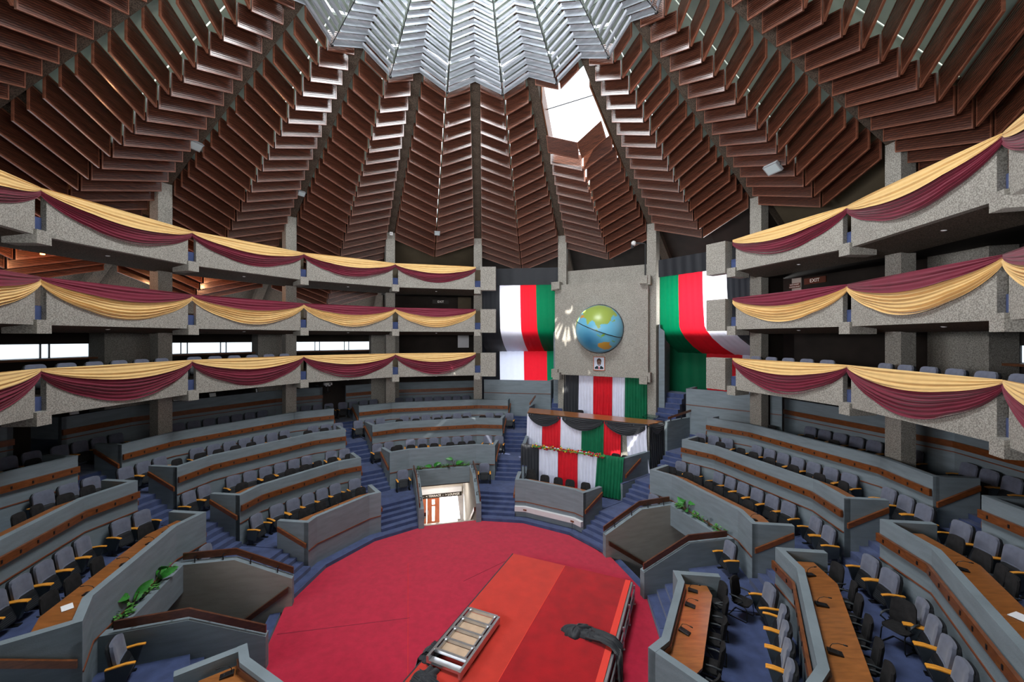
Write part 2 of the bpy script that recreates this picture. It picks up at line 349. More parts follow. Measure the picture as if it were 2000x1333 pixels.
# ------------------------------------------------------------------ desk benches
BEN={}
def bench(key,k,rail=True):
    rail=not (key in 'ACE' and k==2)
    c=SEC[key]; a=poly(c,k); zt=TOP[k]; zb=FLO[k-1]-.03 if k>1 else -1.56; t=.032
    mb=MB(); wallsolid(mb,a,t,zb,zt,'grey_wall')
    for e,sg in ((a[0],-1),(a[3],1)):
        d=P2(1,c+22.5*sg); q=[e+d*.002,e+d*.225]; wallsolid(mb,q,-t if sg<0 else t,zb+.002,zt-.0009,'grey_wall')
    lab='grey parapet desk bench, %s row up, %s'%(ORD[k-1],BLOCK[key])
    o=link('desk_bench',mb,label=lab,cat='bench',group='curved desk benches')
    af=[a[0]+(a[1]-a[0]).normalized()*.045,a[1],a[2],a[3]+(a[2]-a[3]).normalized()*.045]; mb=MB(); ribbon(mb,offs(af,t),offs(af,t+.122),zt-.052,zt-.043,'desk_wood'); link('desktop',mb,o)
    mb=MB(); ribbon(mb,offs(af,t),offs(af,t+.006),zt-.043,zt-.018,'dark_rail'); link('back_strip',mb,o)
    mb=MB(); ribbon(mb,offs(a,-.004),a,FLO[k]-.003,FLO[k]+.003,'seam'); link('seam',mb,o)
    if rail and k>1:
        mb=MB(); ribbon(mb,offs(a,-.018),offs(a,-.006),zt-.107,zt-.068,'rail_wood')
        for i in range(3):
            u=a[i+1]-a[i]; n=max(1,int(u.length/.085)); rz=math.atan2(u.y,u.x)
            for j in range(n):
                p=a[i]+u*((j+.5)/n); nn=Vector((u.y,-u.x)).normalized()*.012; mb.box(XY(p.x+nn.x,p.y+nn.y,zt-.088),(.02,.05,.045),'black_metal',rz=rz)
        link('seat_rail',mb,o)
    for e,sg in ((a[0],-1),(a[3],1)):
        d=P2(1,c+22.5*sg); n=Vector((d.y,-d.x))*sg
        lo=e+d*.012+n*.004; hi=e+d*.215+n*.004; mb=MB()
        q=[lo,hi,hi+n*.012,lo+n*.012]; z=[zt-.135,zt-.035,zt-.035,zt-.135]
        mb.hexa([XY(p.x,p.y,zz-.028) for p,zz in zip(q,z)]+[XY(p.x,p.y,zz) for p,zz in zip(q,z)],'rail_wood'); link('handrail',mb,o)
    BEN[(key,k)]=o; return o
for key,ks in (('B',(1,2,3,4)),('C',(2,3,4)),('D',(1,)),('E',(2,3,4)),('F',(1,2,3,4)),('A',(2,3,4)),('G',(1,))):
    for k in ks: bench(key,k)
# white cable duct under the front bench of the dais
a=poly(SEC['D'],1); mb=MB(); ribbon(mb,offs(a,-.028),a,-1.475,-1.435,'white_paint'); duct=link('cable_duct',mb,label='white cable duct along the foot of the front bench of the dais',cat='duct')
mb=MB(); q=offs(a,-.03)
for t in (q[1],q[2]): mb.box(XY(t.x,t.y,-1.458),(.10,.02,.03),'seam',rz=-rad(SEC['D']))
link('clip',mb,duct)
mb=MB(); p0=a[2]; mb.tube([XY(p0.x*.97,p0.y*.97,-1.46),XY(p0.x*.965,p0.y*.965,-1.527),XY(p0.x*.93,p0.y*.93,-1.545),XY(.84,.62,-1.547),XY(.91,.50,-1.547)],.008,'black_metal',5); link('cable',mb,label='thin black cable trailing from the dais bench across the red carpet',cat='cable')
# ------------------------------------------------------------------ stairwells under the terraces
def stairwell(key,lab):
    c=SEC[key]; rz=-rad(c); rm=Matrix.Rotation(rz,3,'Z')
    def L(x,y,h): return rm@Vector((x*U,y*U,0))+Vector((0,0,(h-FL)*U))
    mb=MB(); NI,FI,NO,FO=.215,.25,.258,.293; Y0,Y1,Y2=1.0,1.30,1.585
    def xi(y,n,f): return lerp(n,f,(y-Y0)/(Y2-Y0))
    prof=[(Y0,-2.12),(2.26,-2.12),(2.26,-1.41),(Y2+.03,-1.41),(Y2+.03,-1.25),(Y1,-1.25),(Y0,-1.392)]
    for s in (-1,1):
        ins=[L(s*xi(y,NI,FI),y,h) for y,h in prof]; out=[L(s*xi(y,NO,FO),y,h) for y,h in prof]; n=len(prof)
        mb.add(ins,[tuple(range(n))],'stair_wall'); mb.add(ins+out,[tuple(range(2*n-1,n-1,-1))]+[(i,(i+1)%n,n+(i+1)%n,n+i) for i in range(n)],'grey_wall')
    # planter front
    mb.hexa([L(-.25,1.55,-1.40),L(.25,1.55,-1.40),L(.25,1.585,-1.40),L(-.25,1.585,-1.40),L(-.25,1.55,-1.25),L(.25,1.55,-1.25),L(.25,1.585,-1.25),L(-.25,1.585,-1.25)],'grey_wall')
    o=link('stairwell_parapet',mb,label='grey walled stairwell with planter and sloping rails, %s'%lab,cat='stairwell',group='stairwells sunk into the terraces')
    for s in (-1,1):
        mb=MB(); 
        def rp(y,h,dx): return L(s*(xi(y,NO,FO)-.006+dx),y,h)
        pr=[(Y0+.0,-1.392),(Y1,-1.25),(Y2-.02,-1.25)]
        for (ya,ha),(yb,hb) in zip(pr,pr[1:]):
            mb.hexa([rp(ya,ha+.014,-.008),rp(yb,hb+.014,-.008),rp(yb,hb+.014,.002),rp(ya,ha+.014,.002),rp(ya,ha+.05,-.008),rp(yb,hb+.05,-.008),rp(yb,hb+.05,.002),rp(ya,ha+.05,.002)],'dark_rail')
        h_=link('handrail',mb,o)
        mb=MB()
        for y in (1.08,1.22,1.36,1.5):
            hh=-1.25 if y>Y1 else lerp(-1.392,-1.25,(y-Y0)/(Y1-Y0))
            mb.tube([L(s*(xi(y,NO,FO)-.03),y,hh),L(s*(xi(y,NO,FO)-.03),y,hh+.03),L(s*(xi(y,NO,FO)-.012),y,hh+.03)],.018,'black_metal',5)
        link('bracket',mb,h_)
        mb=MB(); ya,yb=1.02,1.62
        def ip(y,h,dx): return L(s*(xi(y,NI,FI)-.004-dx),y,h)
        ha,hb=-1.43,-1.84
        mb.hexa([ip(ya,ha-.03,.0),ip(yb,hb-.03,.0),ip(yb,hb-.03,.014),ip(ya,ha-.03,.014),ip(ya,ha,.0),ip(yb,hb,.0),ip(yb,hb,.014),ip(ya,ha,.014)],'dark_rail'); link('inner_handrail',mb,o)
    # soil strip
    mb=MB(); mb.hexa([L(-.25,1.585,-1.42),L(.25,1.585,-1.42),L(.25,1.63,-1.42),L(-.25,1.63,-1.42),L(-.25,1.585,-1.33),L(.25,1.585,-1.33),L(.25,1.63,-1.33),L(-.25,1.63,-1.33)],'soil'); link('planter_bed',mb,o)
    # descending steps
    mb=MB()
    for i in range(9):
        y=1.06+i*.055; z=-1.575-i*.059
        mb.hexa([L(-.2149,y-.0,-2.15),L(.2149,y,-2.15),L(.2149,y+.055 if i<8 else 2.26,-2.15),L(-.2149,y+.055 if i<8 else 2.26,-2.15),L(-.2149,y,z),L(.2149,y,z),L(.2149,y+.055 if i<8 else 2.26,z),L(-.2149,y+.055 if i<8 else 2.26,z)],'blue_carpet' if key!='C' else 'beige_wall')
    struct('staircase',mb,'steps going down inside the stairwell, %s'%lab,'stairs')
    mb=MB(); zz=-1.41 
    mb.hexa([L(-.28,2.22,-2.12 if key!='C' else -1.76),L(.28,2.22,-2.12 if key!='C' else -1.76),L(.28,2.26,-2.12 if key!='C' else -1.76),L(-.28,2.26,-2.12 if key!='C' else -1.76),L(-.28,2.22,zz),L(.28,2.22,zz),L(.28,2.26,zz),L(-.28,2.26,zz)],'beige_wall')
    struct('wall_passage',mb,'beige end wall inside the stairwell, %s'%lab,'wall')
    return L
LA=stairwell('A','at the lower left by the plants'); LC=stairwell('C','in the middle with the bright doorway'); LE=stairwell('E','at the lower right of the dais')
# doorway of the middle stairwell
mb=MB(); mb.hexa([LC(-.26,2.20,-1.775),LC(.26,2.20,-1.775),LC(.26,2.22,-1.775),LC(-.26,2.22,-1.775),LC(-.26,2.20,-1.725),LC(.26,2.20,-1.725),LC(.26,2.22,-1.725),LC(-.26,2.22,-1.725)],'sign_dark'); sg=link('direction_sign',mb,label='long dark sign with pale lettering over the bright doorway',cat='sign')
mb=MB(); mb.hexa([LC(-.26,2.19,-1.725),LC(.26,2.19,-1.725),LC(.26,2.22,-1.725),LC(-.26,2.22,-1.725),LC(-.26,2.19,-1.672),LC(.26,2.19,-1.672),LC(.26,2.22,-1.672),LC(-.26,2.22,-1.672)],'white_paint'); struct('trim_2',mb,'white beam above the sign over the doorway','beam')
def text(s,parent,loc,size,m,rz=0,label=None,name='lettering',align='CENTER',rx=math.pi/2):
    cu=bpy.data.curves.new(name,'FONT'); cu.body=s; cu.size=size; cu.extrude=.004; cu.align_x=align; cu.align_y='CENTER'; cu.materials.append(M(m)); cu.resolution_u=2
    tmp=bpy.data.objects.new(name,cu); me=bpy.data.meshes.new_from_object(tmp); me.name=name; bpy.data.objects.remove(tmp); bpy.data.curves.remove(cu)
    o=bpy.data.objects.new(name,me); COL.objects.link(o); o.rotation_euler=(rx,0,rz)
    if parent is None: o.location=loc
    else: o.parent=parent; o.location=Vector(loc)-worig(parent)
    return o
text('LOUNGE  -  < TERRACE  -  > LOUNGE',sg,LC(-.04,2.197,-1.75),.19,'sign_white',rz=-rad(SEC['C']))
# timber double door
mb=MB()
def dleaf(x0,x1):
    m=MB(); y=2.20; f=.0
    cols=[(x0,x0+.02),(x1-.02,x1)]; 
    xa,xb=(x0+x1)/2-.014,(x0+x1)/2+.014
    def bx(a,b,z0,z1): m.hexa([LC(a,y,z0),LC(b,y,z0),LC(b,y+.008,z0),LC(a,y+.008,z0),LC(a,y,z1),LC(b,y,z1),LC(b,y+.008,z1),LC(a,y+.008,z1)],'door_wood')
    bx(x0,xa,-2.10,-1.775); bx(xb,x1,-2.10,-1.775); bx(xa,xb,-2.10,-2.03); bx(xa,xb,-1.865,-1.845); bx(xa,xb,-1.79,-1.775)
    return m
for k,(x0,x1) in enumerate(((-.245,-.130),(-.122,.015))):
    o=struct('door_%d'%(k+1),dleaf(x0,x1),('left' if k==0 else 'right')+' timber leaf of the doorway with two tall slits','door')
    m=MB(); xk=x1-.012 if k==0 else x0+.012; m.tube([LC(xk,2.195,-1.95),LC(xk,2.195,-1.90)],.012,'alu',6); link('door_handle',m,o)
mb=MB(); mb.hexa([LC(-.25,2.26,-2.075),LC(.25,2.26,-2.075),LC(.35,3.4,-2.075),LC(-.35,3.4,-2.075),LC(-.25,2.26,-2.06),LC(.25,2.26,-2.06),LC(.35,3.4,-2.06),LC(-.35,3.4,-2.06)],'white_paint'); struct('floor',mb,'sunlit pale paving outside the doorway','paving')
light('lobby_fill','AREA',LC(0,1.85,-1.43),160,(1,.93,.85),LC(0,1.85,-2.0),size=.3*U)  # unseen lamp added to brighten the dark passage
light('doorway_daylight','AREA',LC(0,2.75,-1.5),2600,(1,.99,.97),LC(0,2.75,-2.0),size=.6*U)
def translucent(src,name,fac=.5):
    m=M(src).copy(); m.name=name; nt=m.node_tree; b=nt.nodes['Principled BSDF']; t=nt.nodes.new('ShaderNodeBsdfTranslucent'); mx=nt.nodes.new('ShaderNodeMixShader'); mx.inputs[0].default_value=fac
    t.inputs[0].default_value=b.inputs['Base Color'].default_value; out=nt.nodes['Material Output']; nt.links.new(b.outputs[0],mx.inputs[1]); nt.links.new(t.outputs[0],mx.inputs[2]); nt.links.new(mx.outputs[0],out.inputs[0]); MATS[name]=m
translucent('shell','shell',.35)
# ================================================================== ROOF: ribs, shell, timber louvres, metal blades
def he(r): return 3.279-.8034*r
def ht(r): return 3.299-.870*r
def rk(k): return 1.296+.1004*k-.0007*k*k
BAYN={-2:'far left roof bay',-1:'roof bay above left galleries',0:'second roof bay from left',1:'third roof bay from left',2:'roof bay above exit sign',3:'roof bay above left flag',4:'roof bay above globe',5:'roof bay above right flag',6:'roof bay above right gallery',7:'far right roof bay',8:'right edge roof bay'}
# columns and ribs
for i in range(-3,13):
    c=colang(i); d=P2(1,c)
    mb=MB()
    if -2<=i<=8:
        o=d*2.717; base=-1.0 if i in (3,4,5) else -1.3
        for z0,z1 in ((base,-.30),(-.299,.30),(.301,.72),(.721,1.03),(1.031,1.245)): mb.box(XY(o.x,o.y,(z0+z1)/2),(.051*U,.05*U,(z1-z0)/2*U),'concrete',rz=-rad(c))
        struct('pillar',mb,'square aggregate concrete pillar under the roof ribs, %s from the left'%ORD[i+2],'pillar')
    mb=MB(); n=Vector((d.y,-d.x)); a,b=d*.25,d*4.1
    def hb(r): return 3.385-.8034*r
    q=[a-n*.043,b-n*.043,b+n*.043,a+n*.043]
    mb.hexa([XY(p.x,p.y,hb(p.length)) for p in q]+[XY(p.x,p.y,hb(p.length)+.25) for p in q],'rib_concrete')
    struct('ceiling_rib',mb,'dark concrete roof rib rising to the crown, %s round the hall'%ORD[i+3],'rib')
# outer shell (two slopes per bay, daylight slit along the fold)
def shellquad(mb,am,s,r0,r1,m,off=.2,sl=.006,z=.02):
    def E_(r): p=P2(r,s*11.25)-Vector((s*.035,0)); return p,he(r)+off
    def T_(r): return Vector((s*sl,r*1.0215)),ht(r)+off
    c=[E_(r0),E_(r1),T_(r1),T_(r0)]; rm=Matrix.Rotation(-rad(am),2)
    q=[(rm@p,h) for p,h in c]; 
    mb.hexa([XY(p.x,p.y,h) for p,h in q]+[XY(p.x,p.y,h+z) for p,h in q],m)
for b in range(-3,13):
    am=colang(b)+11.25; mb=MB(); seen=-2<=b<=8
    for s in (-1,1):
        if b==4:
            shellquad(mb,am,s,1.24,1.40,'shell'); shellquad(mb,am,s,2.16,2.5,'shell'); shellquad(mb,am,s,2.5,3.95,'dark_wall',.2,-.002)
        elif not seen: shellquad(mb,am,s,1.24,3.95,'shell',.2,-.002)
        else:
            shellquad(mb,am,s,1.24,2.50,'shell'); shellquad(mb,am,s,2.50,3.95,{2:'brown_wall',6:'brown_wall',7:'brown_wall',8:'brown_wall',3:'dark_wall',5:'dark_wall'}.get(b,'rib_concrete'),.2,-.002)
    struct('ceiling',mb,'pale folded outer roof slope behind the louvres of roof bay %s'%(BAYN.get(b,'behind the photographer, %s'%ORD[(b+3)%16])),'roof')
# reveal boards of the open roof bay
mb=MB(); am=colang(4)+11.25
for s in (-1,1):
    rm=Matrix.Rotation(-rad(am),2)
    pts=[]
    for r in (1.48,2.12): 
        p=P2(r,s*11.25)-Vector((s*.05,0)); pts.append((rm@p,he(r)))
    n=rm@Vector((-s*.012,0))
    q=[pts[0][0],pts[1][0],pts[1][0]+n,pts[0][0]+n]; hs=[pts[0][1],pts[1][1],pts[1][1],pts[0][1]]
    mb.hexa([XY(p.x,p.y,h+.10) for p,h in zip(q,hs)]+[XY(p.x,p.y,h+.34) for p,h in zip(q,hs)],'ledge')
struct('trim_3',mb,'timber lining of the open gap in the roof above the globe','trim')
mb=MB()
for r in (1.66,2.04):
    a=rm@(P2(r,-11.25)); b=rm@(P2(r,11.25)); mb.tube([XY(a.x,a.y,he(r)+.27),XY(b.x,b.y,he(r)+.27)],.03,'black_metal',5)
struct('trim_4',mb,'thin glazing bars across the open gap in the roof','bar')
# louvre boards
HB=.155; LM={}
def louvre(k,s):
    if (k,s) in LM: return LM[(k,s)]
    r=rk(k); E0=P2(r,s*11.25)-Vector((s*.0476,0)); T0=Vector((s*.008,1.0215*r))
    e=Vector((E0.x*U,E0.y*U,(he(r)-FL)*U)); t=Vector((T0.x*U,T0.y*U,(ht(r)-FL)*U)); up=Vector((0,0,HB*U))
    n=(t-e).cross(up).normalized(); 
    if n.y>0: n=-n        # towards the hall
    org=(e+t)/2
    def p(a,b,d): return e+(t-e)*a+up*b+n*d
    def bx(mb,a0,a1,b0,b1,d0,d1,m): mb.hexa([p(a0,b0,d0),p(a1,b0,d0),p(a1,b0,d1),p(a0,b0,d1),p(a0,b1,d0),p(a1,b1,d0),p(a1,b1,d1),p(a0,b1,d1)],m)
    mb=MB(); L_=(t-e).length; f=.045/L_; g=.045/(HB*U)
    bx(mb,.004,.996,.01,.99,-.035,0,'louvre_back')
    ns=11
    for i in range(ns):
        b0=g+.01+(1-2*g-.02)*i/ns; b1=g+.01+(1-2*g-.02)*(i+.68)/ns; bx(mb,f*1.2,1-f*1.2,b0,b1,0,.016,'louvre')
    m1=mb.mesh('louvre_panel',org)
    mb=MB(); bx(mb,0,1,0,g,-.04,.024,'louvre_frame'); bx(mb,0,1,1-g,1,-.04,.024,'louvre_frame'); bx(mb,0,f,g,1-g,-.04,.024,'louvre_frame'); bx(mb,1-f,1,g,1-g,-.04,.024,'louvre_frame')
    m2=mb.mesh('frame',org); LM[(k,s)]=(m1,m2,org,[e,t,e+up,t+up]); return LM[(k,s)]
KMAX={-2:22,-1:25,0:25,1:25,2:15,3:17,4:16,5:15,6:15,7:25,8:25}
NL=0
for b in range(-2,9):
    am=colang(b)+11.25; rm=Matrix.Rotation(-rad(am),3,'Z')
    for k in range(0,KMAX[b]+1):
        for s in (-1,1):
            tilt=0
            if b==4 and 1<=k<=4: continue
            if b==4 and k==5: tilt=34
            if b==4 and k==0: tilt=14
            m1,m2,org,cs=louvre(k,s)
            if not inview([rm@c for c in cs],0): continue
            o=bpy.data.objects.new('louvre_panel',m1); COL.objects.link(o); o.location=rm@org
            rot=Matrix.Rotation(-rad(am),3,'Z')
            if tilt:
                ax=(cs[1]-cs[0]); ax.z=0; ax.normalize(); rot=rot@Matrix.Rotation(rad(tilt)*(1 if ax.x>0 else -1),3,ax)
            o.rotation_euler=rot.to_euler()
            fr=bpy.data.objects.new('frame',m2); COL.objects.link(fr); fr.parent=o
            tag(o,'%sreeded timber louvre board, %s row down, %s slope, %s'%('tilted open ' if tilt else '',ORD[k],'left' if s<0 else 'right',BAYN[b]),'louvre','timber louvre boards of the roof'); NL+=1
print('LOUVRES',NL)
# metal blades of the crown: chevrons bent over each rib
def blade(i,j):
    rp=1.232-.0405*j; c=colang(i); rm=Matrix.Rotation(-rad(c),3,'Z')
    hp=2.29+.8034*(1.232-rp)
    def P_(x,y,h): return rm@Vector((x*U,y*U,0))+Vector((0,0,(h-FL)*U))
    mb=MB(); prof=[(0,0),(.010,.010),(.012,.024),(.010,.038),(0,.050)]   # trough: depth (outward), height
    rt=rp*1.018; ht_=hp-.089*rp
    for s in (-1,1):
        T=P2(rt,s*11.25); T=Vector((T.x-s*.008,T.y)); rows=[]
        for q in (0,1):
            x,y,h=(0,rp,hp) if q==0 else (T.x,T.y,ht_)
            rows.append([P_(x,y+d,h+z) for d,z in prof]+[P_(x,y+d+.003,h+z) for d,z in prof[::-1]])
        n=len(prof)*2; mb.add(rows[0]+rows[1],[(a,(a+1)%n,n+(a+1)%n,n+a) for a in range(n)]+[tuple(range(n)),tuple(range(n,2*n))[::-1]],'metal')
    return mb
for i in range(0,8):
    for j in range(0,15):
        mb=blade(i,j)
        if not inview(mb.v,0): continue
        link('metal_blade',mb,label='metal chevron blade, %s from the bottom, over the %s roof rib from left'%(ORD[j],ORD[i]),cat='blade',group='metal blades round the crown of the roof')
for b in range(-1,8):
    am=colang(b)+11.25; mb=MB(); pts=[]
    for j in (0,14):
        rp=1.232-.0405*j; hp=2.29+.8034*(1.232-rp); q=P2(rp*1.018+.006,am); pts.append(XY(q.x,q.y,hp-.089*rp+.01))
    if not inview([pts[0]],60): continue
    mb.tube(pts,.02,'black_metal',6); o=link('blade_hanger',mb,label='black hanger rod of the metal blades, %s from left'%ORD[b+1],cat='rod',group='hanger rods of the metal blades')
    mb=MB(); mb.ball(pts[0]+Vector((0,0,-.03)),.075,'black_metal'); link('end_knob',mb,o,smooth=True)
mb=MB()
for b in range(16):
    am=colang(b)+11.25
    for s in (-1,1):
        for r0,r1 in (((.05,1.24),) if b%2 else ((.05,.20),(.232,.42),(.455,1.24))): shellquad(mb,am,s,r0,r1,'shell',.24,-.002)  # gaps in alternate bays added so sun dapples fall on the globe slab
struct('ceiling',mb,'pale roof over the crown behind the metal blades','roof')
# lattice above the blades
mb=MB()
for r in (.35,.62,.9,1.15):
    ps=[XY(*P2(r,colang(i)+0).xy,3.385-.8034*r+.1) for i in range(17)]; mb.tube(ps,.05,'shell',5,cap=False)
for i in range(16):
    for r in (.35,.62,.9):
        a=P2(r,colang(i)); b=P2(r+.27,colang(i)+22.5); mb.tube([XY(a.x,a.y,he(r)+.2),XY(b.x,b.y,he(r+.27)+.2)],.025,'black_metal',4)
struct('ceiling',mb,'steel lattice of the roof light above the metal blades','lattice')
# ================================================================== GALLERIES
GT={'top':.8276,'middle':.335,'lowest':-.172}
JR=2.365
def J(i,r=JR): return P2(r,colang(i))
SIDE=lambda i:'left' if i<3 else 'right'
for lv,zt in GT.items():
    for i in (-2,-1,0,1,2,6,7,8):
        a,b=J(i),J(i+1); u=(b-a).normalized(); nrm=(a+b).normalized()
        p,q=a+u*.030,b-u*.030; mb=MB(); t=nrm*.04
        mb.hexa([XY(x.x,x.y,h) for x,h in ((p,zt-.262),(q,zt-.262),(q+t,zt-.262),(p+t,zt-.262))]+[XY(x.x,x.y,zt-.006) for x in (p,q,q+t,p+t)],'concrete')
        struct('balcony_front',mb,'aggregate concrete front of the %s %s gallery, panel %d from its far end'%(lv,SIDE(i),(3-i if i<3 else i-5)),'balcony front')
        A,B=J(i,3.35),J(i+1,3.35); mb=MB(); p,q=a+nrm*.04,b+nrm*.04; am_,bm_=J(i,2.72),J(i+1,2.72)
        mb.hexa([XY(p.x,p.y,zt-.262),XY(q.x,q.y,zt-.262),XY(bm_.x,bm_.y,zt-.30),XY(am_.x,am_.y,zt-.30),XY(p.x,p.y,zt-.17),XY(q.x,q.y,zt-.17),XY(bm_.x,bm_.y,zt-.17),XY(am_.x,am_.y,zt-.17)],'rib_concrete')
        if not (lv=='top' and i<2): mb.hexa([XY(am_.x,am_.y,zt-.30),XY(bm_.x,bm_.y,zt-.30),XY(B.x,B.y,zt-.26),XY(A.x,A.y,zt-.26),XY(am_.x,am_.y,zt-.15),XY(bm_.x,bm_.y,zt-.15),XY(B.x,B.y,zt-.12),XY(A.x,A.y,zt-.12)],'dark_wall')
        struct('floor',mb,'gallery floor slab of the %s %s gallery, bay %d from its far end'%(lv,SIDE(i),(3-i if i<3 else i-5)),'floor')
        mid=(a+b)/2+nrm*.16; mb=MB(); mb.ball(XY(mid.x,mid.y,zt-.272),.09,'white_plastic',10,6,(1,1,.6)); 
        lb=link('ceiling_lamp',mb,label='small domed lamp under the %s %s gallery, bay %d from its far end'%(lv,SIDE(i),(3-i if i<3 else i-5)),cat='lamp',group='domed lamps under the galleries',smooth=True)
    for i in (-1,0,1,2,3,6,7,8):
        c=colang(i); d=P2(1,c); o=d*2.43; mb=MB(); mb.box(XY(o.x,o.y,zt-.272),(.038*U,.09*U,.038*U),'concrete',rz=-rad(c))
        o2=d*2.44; mb.box(XY(o2.x,o2.y,zt-.20),(.034*U,.05*U,.045*U),'blue_carpet',rz=-rad(c)); o3=d*2.50; mb.box(XY(o3.x,o3.y,zt-.09),(.05*U,.01*U,.08*U),'brown_wall',rz=-rad(c))
        struct('corbel',mb,'concrete corbel block at the %s gap of the %s gallery on the %s'%(ORD[(3-i) if i<4 else i-6],lv,SIDE(i-.5)),'corbel')
    for i,sg in ((3,1),(6,-1)):
        c=colang(i); d=P2(1,c); n=Vector((d.y,-d.x))*sg; o=d*2.36+n*.128; mb=MB(); mb.box(XY(o.x,o.y+0,zt-.136),(.088*U,.05*U,.136*U),'concrete',rz=-rad(c+sg*4))
        o=d*2.50+n*.128; 
        struct('balcony_end',mb,'square concrete end block of the %s %s gallery beside the flag cloth'%(lv,SIDE(i-.5)),'balcony end')
# ---- swags
def drape_strip(P0,P1,out,s0,s1,nf,amp,m,bulge=.0,nu=36,top_round=False,gather=.35,ph=0,endz0=0,endz1=0):
    """cloth between two catenaries of sag s0 and s1 (units) hanging between two points"""
    nv=nf*6; rows=[]
    for v in range(nv+1):
        t=v/nv; row=[]
        for k in range(nu+1):
            x=k/nu; cat=(4*x*(1-x))**.82; e=min(1,4*min(x,1-x))**.7
            z=-lerp(s0,s1,t)*cat - lerp(endz0,endz1,t)*(1-e)
            d=amp*math.sin(2*math.pi*nf*t+ph+1.3*math.sin(3*x+ph))*(gather+(1-gather)*e)*(.7+.5*math.sin(5*x+9*t+ph)) + bulge*(math.sin(math.pi*min(1,t*1.05)) if bulge<.02 else .45+.75*t)*e
            p=P0.lerp(P1,x)+out*d; row.append(XY(p.x,p.y,0)+Vector((0,0,0))); row[-1].z=(lerp(H0,H1,x)+z-FL)*U
        rows.append(row)
    mb=MB(); mb.grid(rows,m); return mb
SAG={'top':(.098,.20,'gold_cloth','maroon_cloth'),'middle':(.098,.218,'maroon_cloth','gold_cloth'),'lowest':(.10,.242,'gold_cloth','maroon_cloth')}
sw_n=0
for lv,zt in GT.items():
    s0,s1,m0,m1=SAG[lv]
    for i in (-2,-1,0,1,2,6,7,8):
        a,b=J(i,JR-.006),J(i+1,JR-.006)
        if i==2: b=b.lerp(a,.02)
        out=-((a+b).normalized()); H0=H1=zt+.004; ph=R.random()*6
        up=drape_strip(a,b,out,-.0,s0,4,.005,m0,.022,ph=ph,endz1=.016)
        lw=drape_strip(a,b,out,s0*.75,s1,7,.010,m1,.014,ph=ph+2,endz0=.012,endz1=.045,nu=44)
        cu=('gold over maroon' if m0=='gold_cloth' else 'maroon over gold')
        o=link('swag',lw,label='%s festoon, %s %s gallery, bay %d from its far end'%(cu,lv,SIDE(i),(3-i if i<3 else i-5)),cat='drapery',group='festoons along the galleries',smooth=True)
        tag(link('top_band',up,o,smooth=True),'gold band' if m0=='gold_cloth' else 'maroon band')
# ================================================================== FLAG CLOTHS, GLOBE WALL
for n in ('white','red','green'): translucent(n+'_cloth','flag_'+n)
translucent('black_cloth','flag_black',.15)
def frac(px,a,b):   # how far along the wall line a-b a bearing px of the survey photograph falls
    q=(px-1000)/796.39; ax,az=a.x-CX,a.y-CY; dx,dz=b.x-a.x,b.y-a.y
    return (q*az-ax)/(dx-q*dz)
def sheet(a,b,f0,f1,prof,m,nf=5,amp=.006,out=None,shear=(0,0),nz=1,flare=0,pin=False):
    """hanging cloth between fractions f0..f1 of line a-b; prof = list of (height, pushed back)"""
    out=out or -((a+b).normalized()); rows=[]; n=max(6,nf*6); u=b-a
    tot=len(prof)-1
    for i,(h,back) in enumerate(prof):
        row=[]
        for k in range(n+1):
            x=k/n; s=i/tot; f=lerp(f0,f1,x); f=f+shear[0]*s*s*(f if shear[0]>.05 else 1); f=min(f,1.04); fl=1+flare*s
            d=amp*fl*(math.sin(2*math.pi*nf*x+f0*40+.6*math.sin(4*s+f0*9))+.4*math.sin(2*math.pi*nf*2.3*x+3*s))
            d*=max(0,math.sin(math.pi*x))**.5 if pin else 1; p=a+u*f+out*(d-back); row.append(XY(p.x,p.y,h))
        rows.append(row)
    mb=MB(); mb.grid(rows,m); return mb
def dense(pts,n=5):
    o=[]
    for (h0,b0),(h1,b1) in zip(pts,pts[1:]):
        for i in range(n): o.append((lerp(h0,h1,i/n),lerp(b0,b1,i/n)))
    return o+[pts[-1]]
def flag(a,b,px,cols,prof,shear,lab,name='flag_cloth'):
    mb=MB()
    for (x0,x1),m in zip(zip(px,px[1:]),cols):
        s=sheet(a,b,frac(x0,a,b),frac(x1,a,b),prof,'flag_'+m,4,.003,shear=(shear,0),pin=True); mb.add(s.v,s.f,'flag_'+m)
    return link(name,mb,label=lab,cat='flag',smooth=True)
FA,FB=P2(2.74,-6),P2(2.72,18.2); GA,GB=P2(2.72,42),P2(2.70,63)
fold=dense([(.66,0),(.12,0)],6)+dense([(.08,.02),(.0,.08),(-.09,.2),(-.17,.36),(-.21,.46)],3)
flag(FA,FB,(937,976,1016,1047,1093),('black','white','red','green'),fold,.16,'hanging striped cloth, black white red green from left, in the bay left of the globe')
flag(GA,GB,(1289,1325,1372,1419,1466),('green','red','white','black'),fold,.42,'hanging striped cloth, green red white black from left, in the bay right of the globe')
mb=sheet(FA,FB,frac(960,FA,FB),frac(1093,FA,FB),[(.865,-.012),(.76,-.012),(.655,-.012)],'black_cloth',5,.004); link('cloth_band',mb,label='black cloth band across the top of the left striped cloth',cat='drapery',smooth=True)
mb=sheet(GA,GB,frac(1288,GA,GB),frac(1470,GA,GB),dense([(.84,-.012),(.655,-.012)],3),'black_cloth',9,.004); link('cloth_band',mb,label='black wrinkled cloth band across the top of the right striped cloth',cat='drapery',smooth=True)
la,lb=P2(3.12,-4),P2(3.10,19.5)
flag(la,lb,(940,976,1023,1068,1096),('black','white','red','green'),dense([(-.02,0),(-.98,-.02)],3),.015,'sunlit lower cloth, black white red green, above the left upper platform')
la,lb=P2(3.10,39.5),P2(3.08,64)
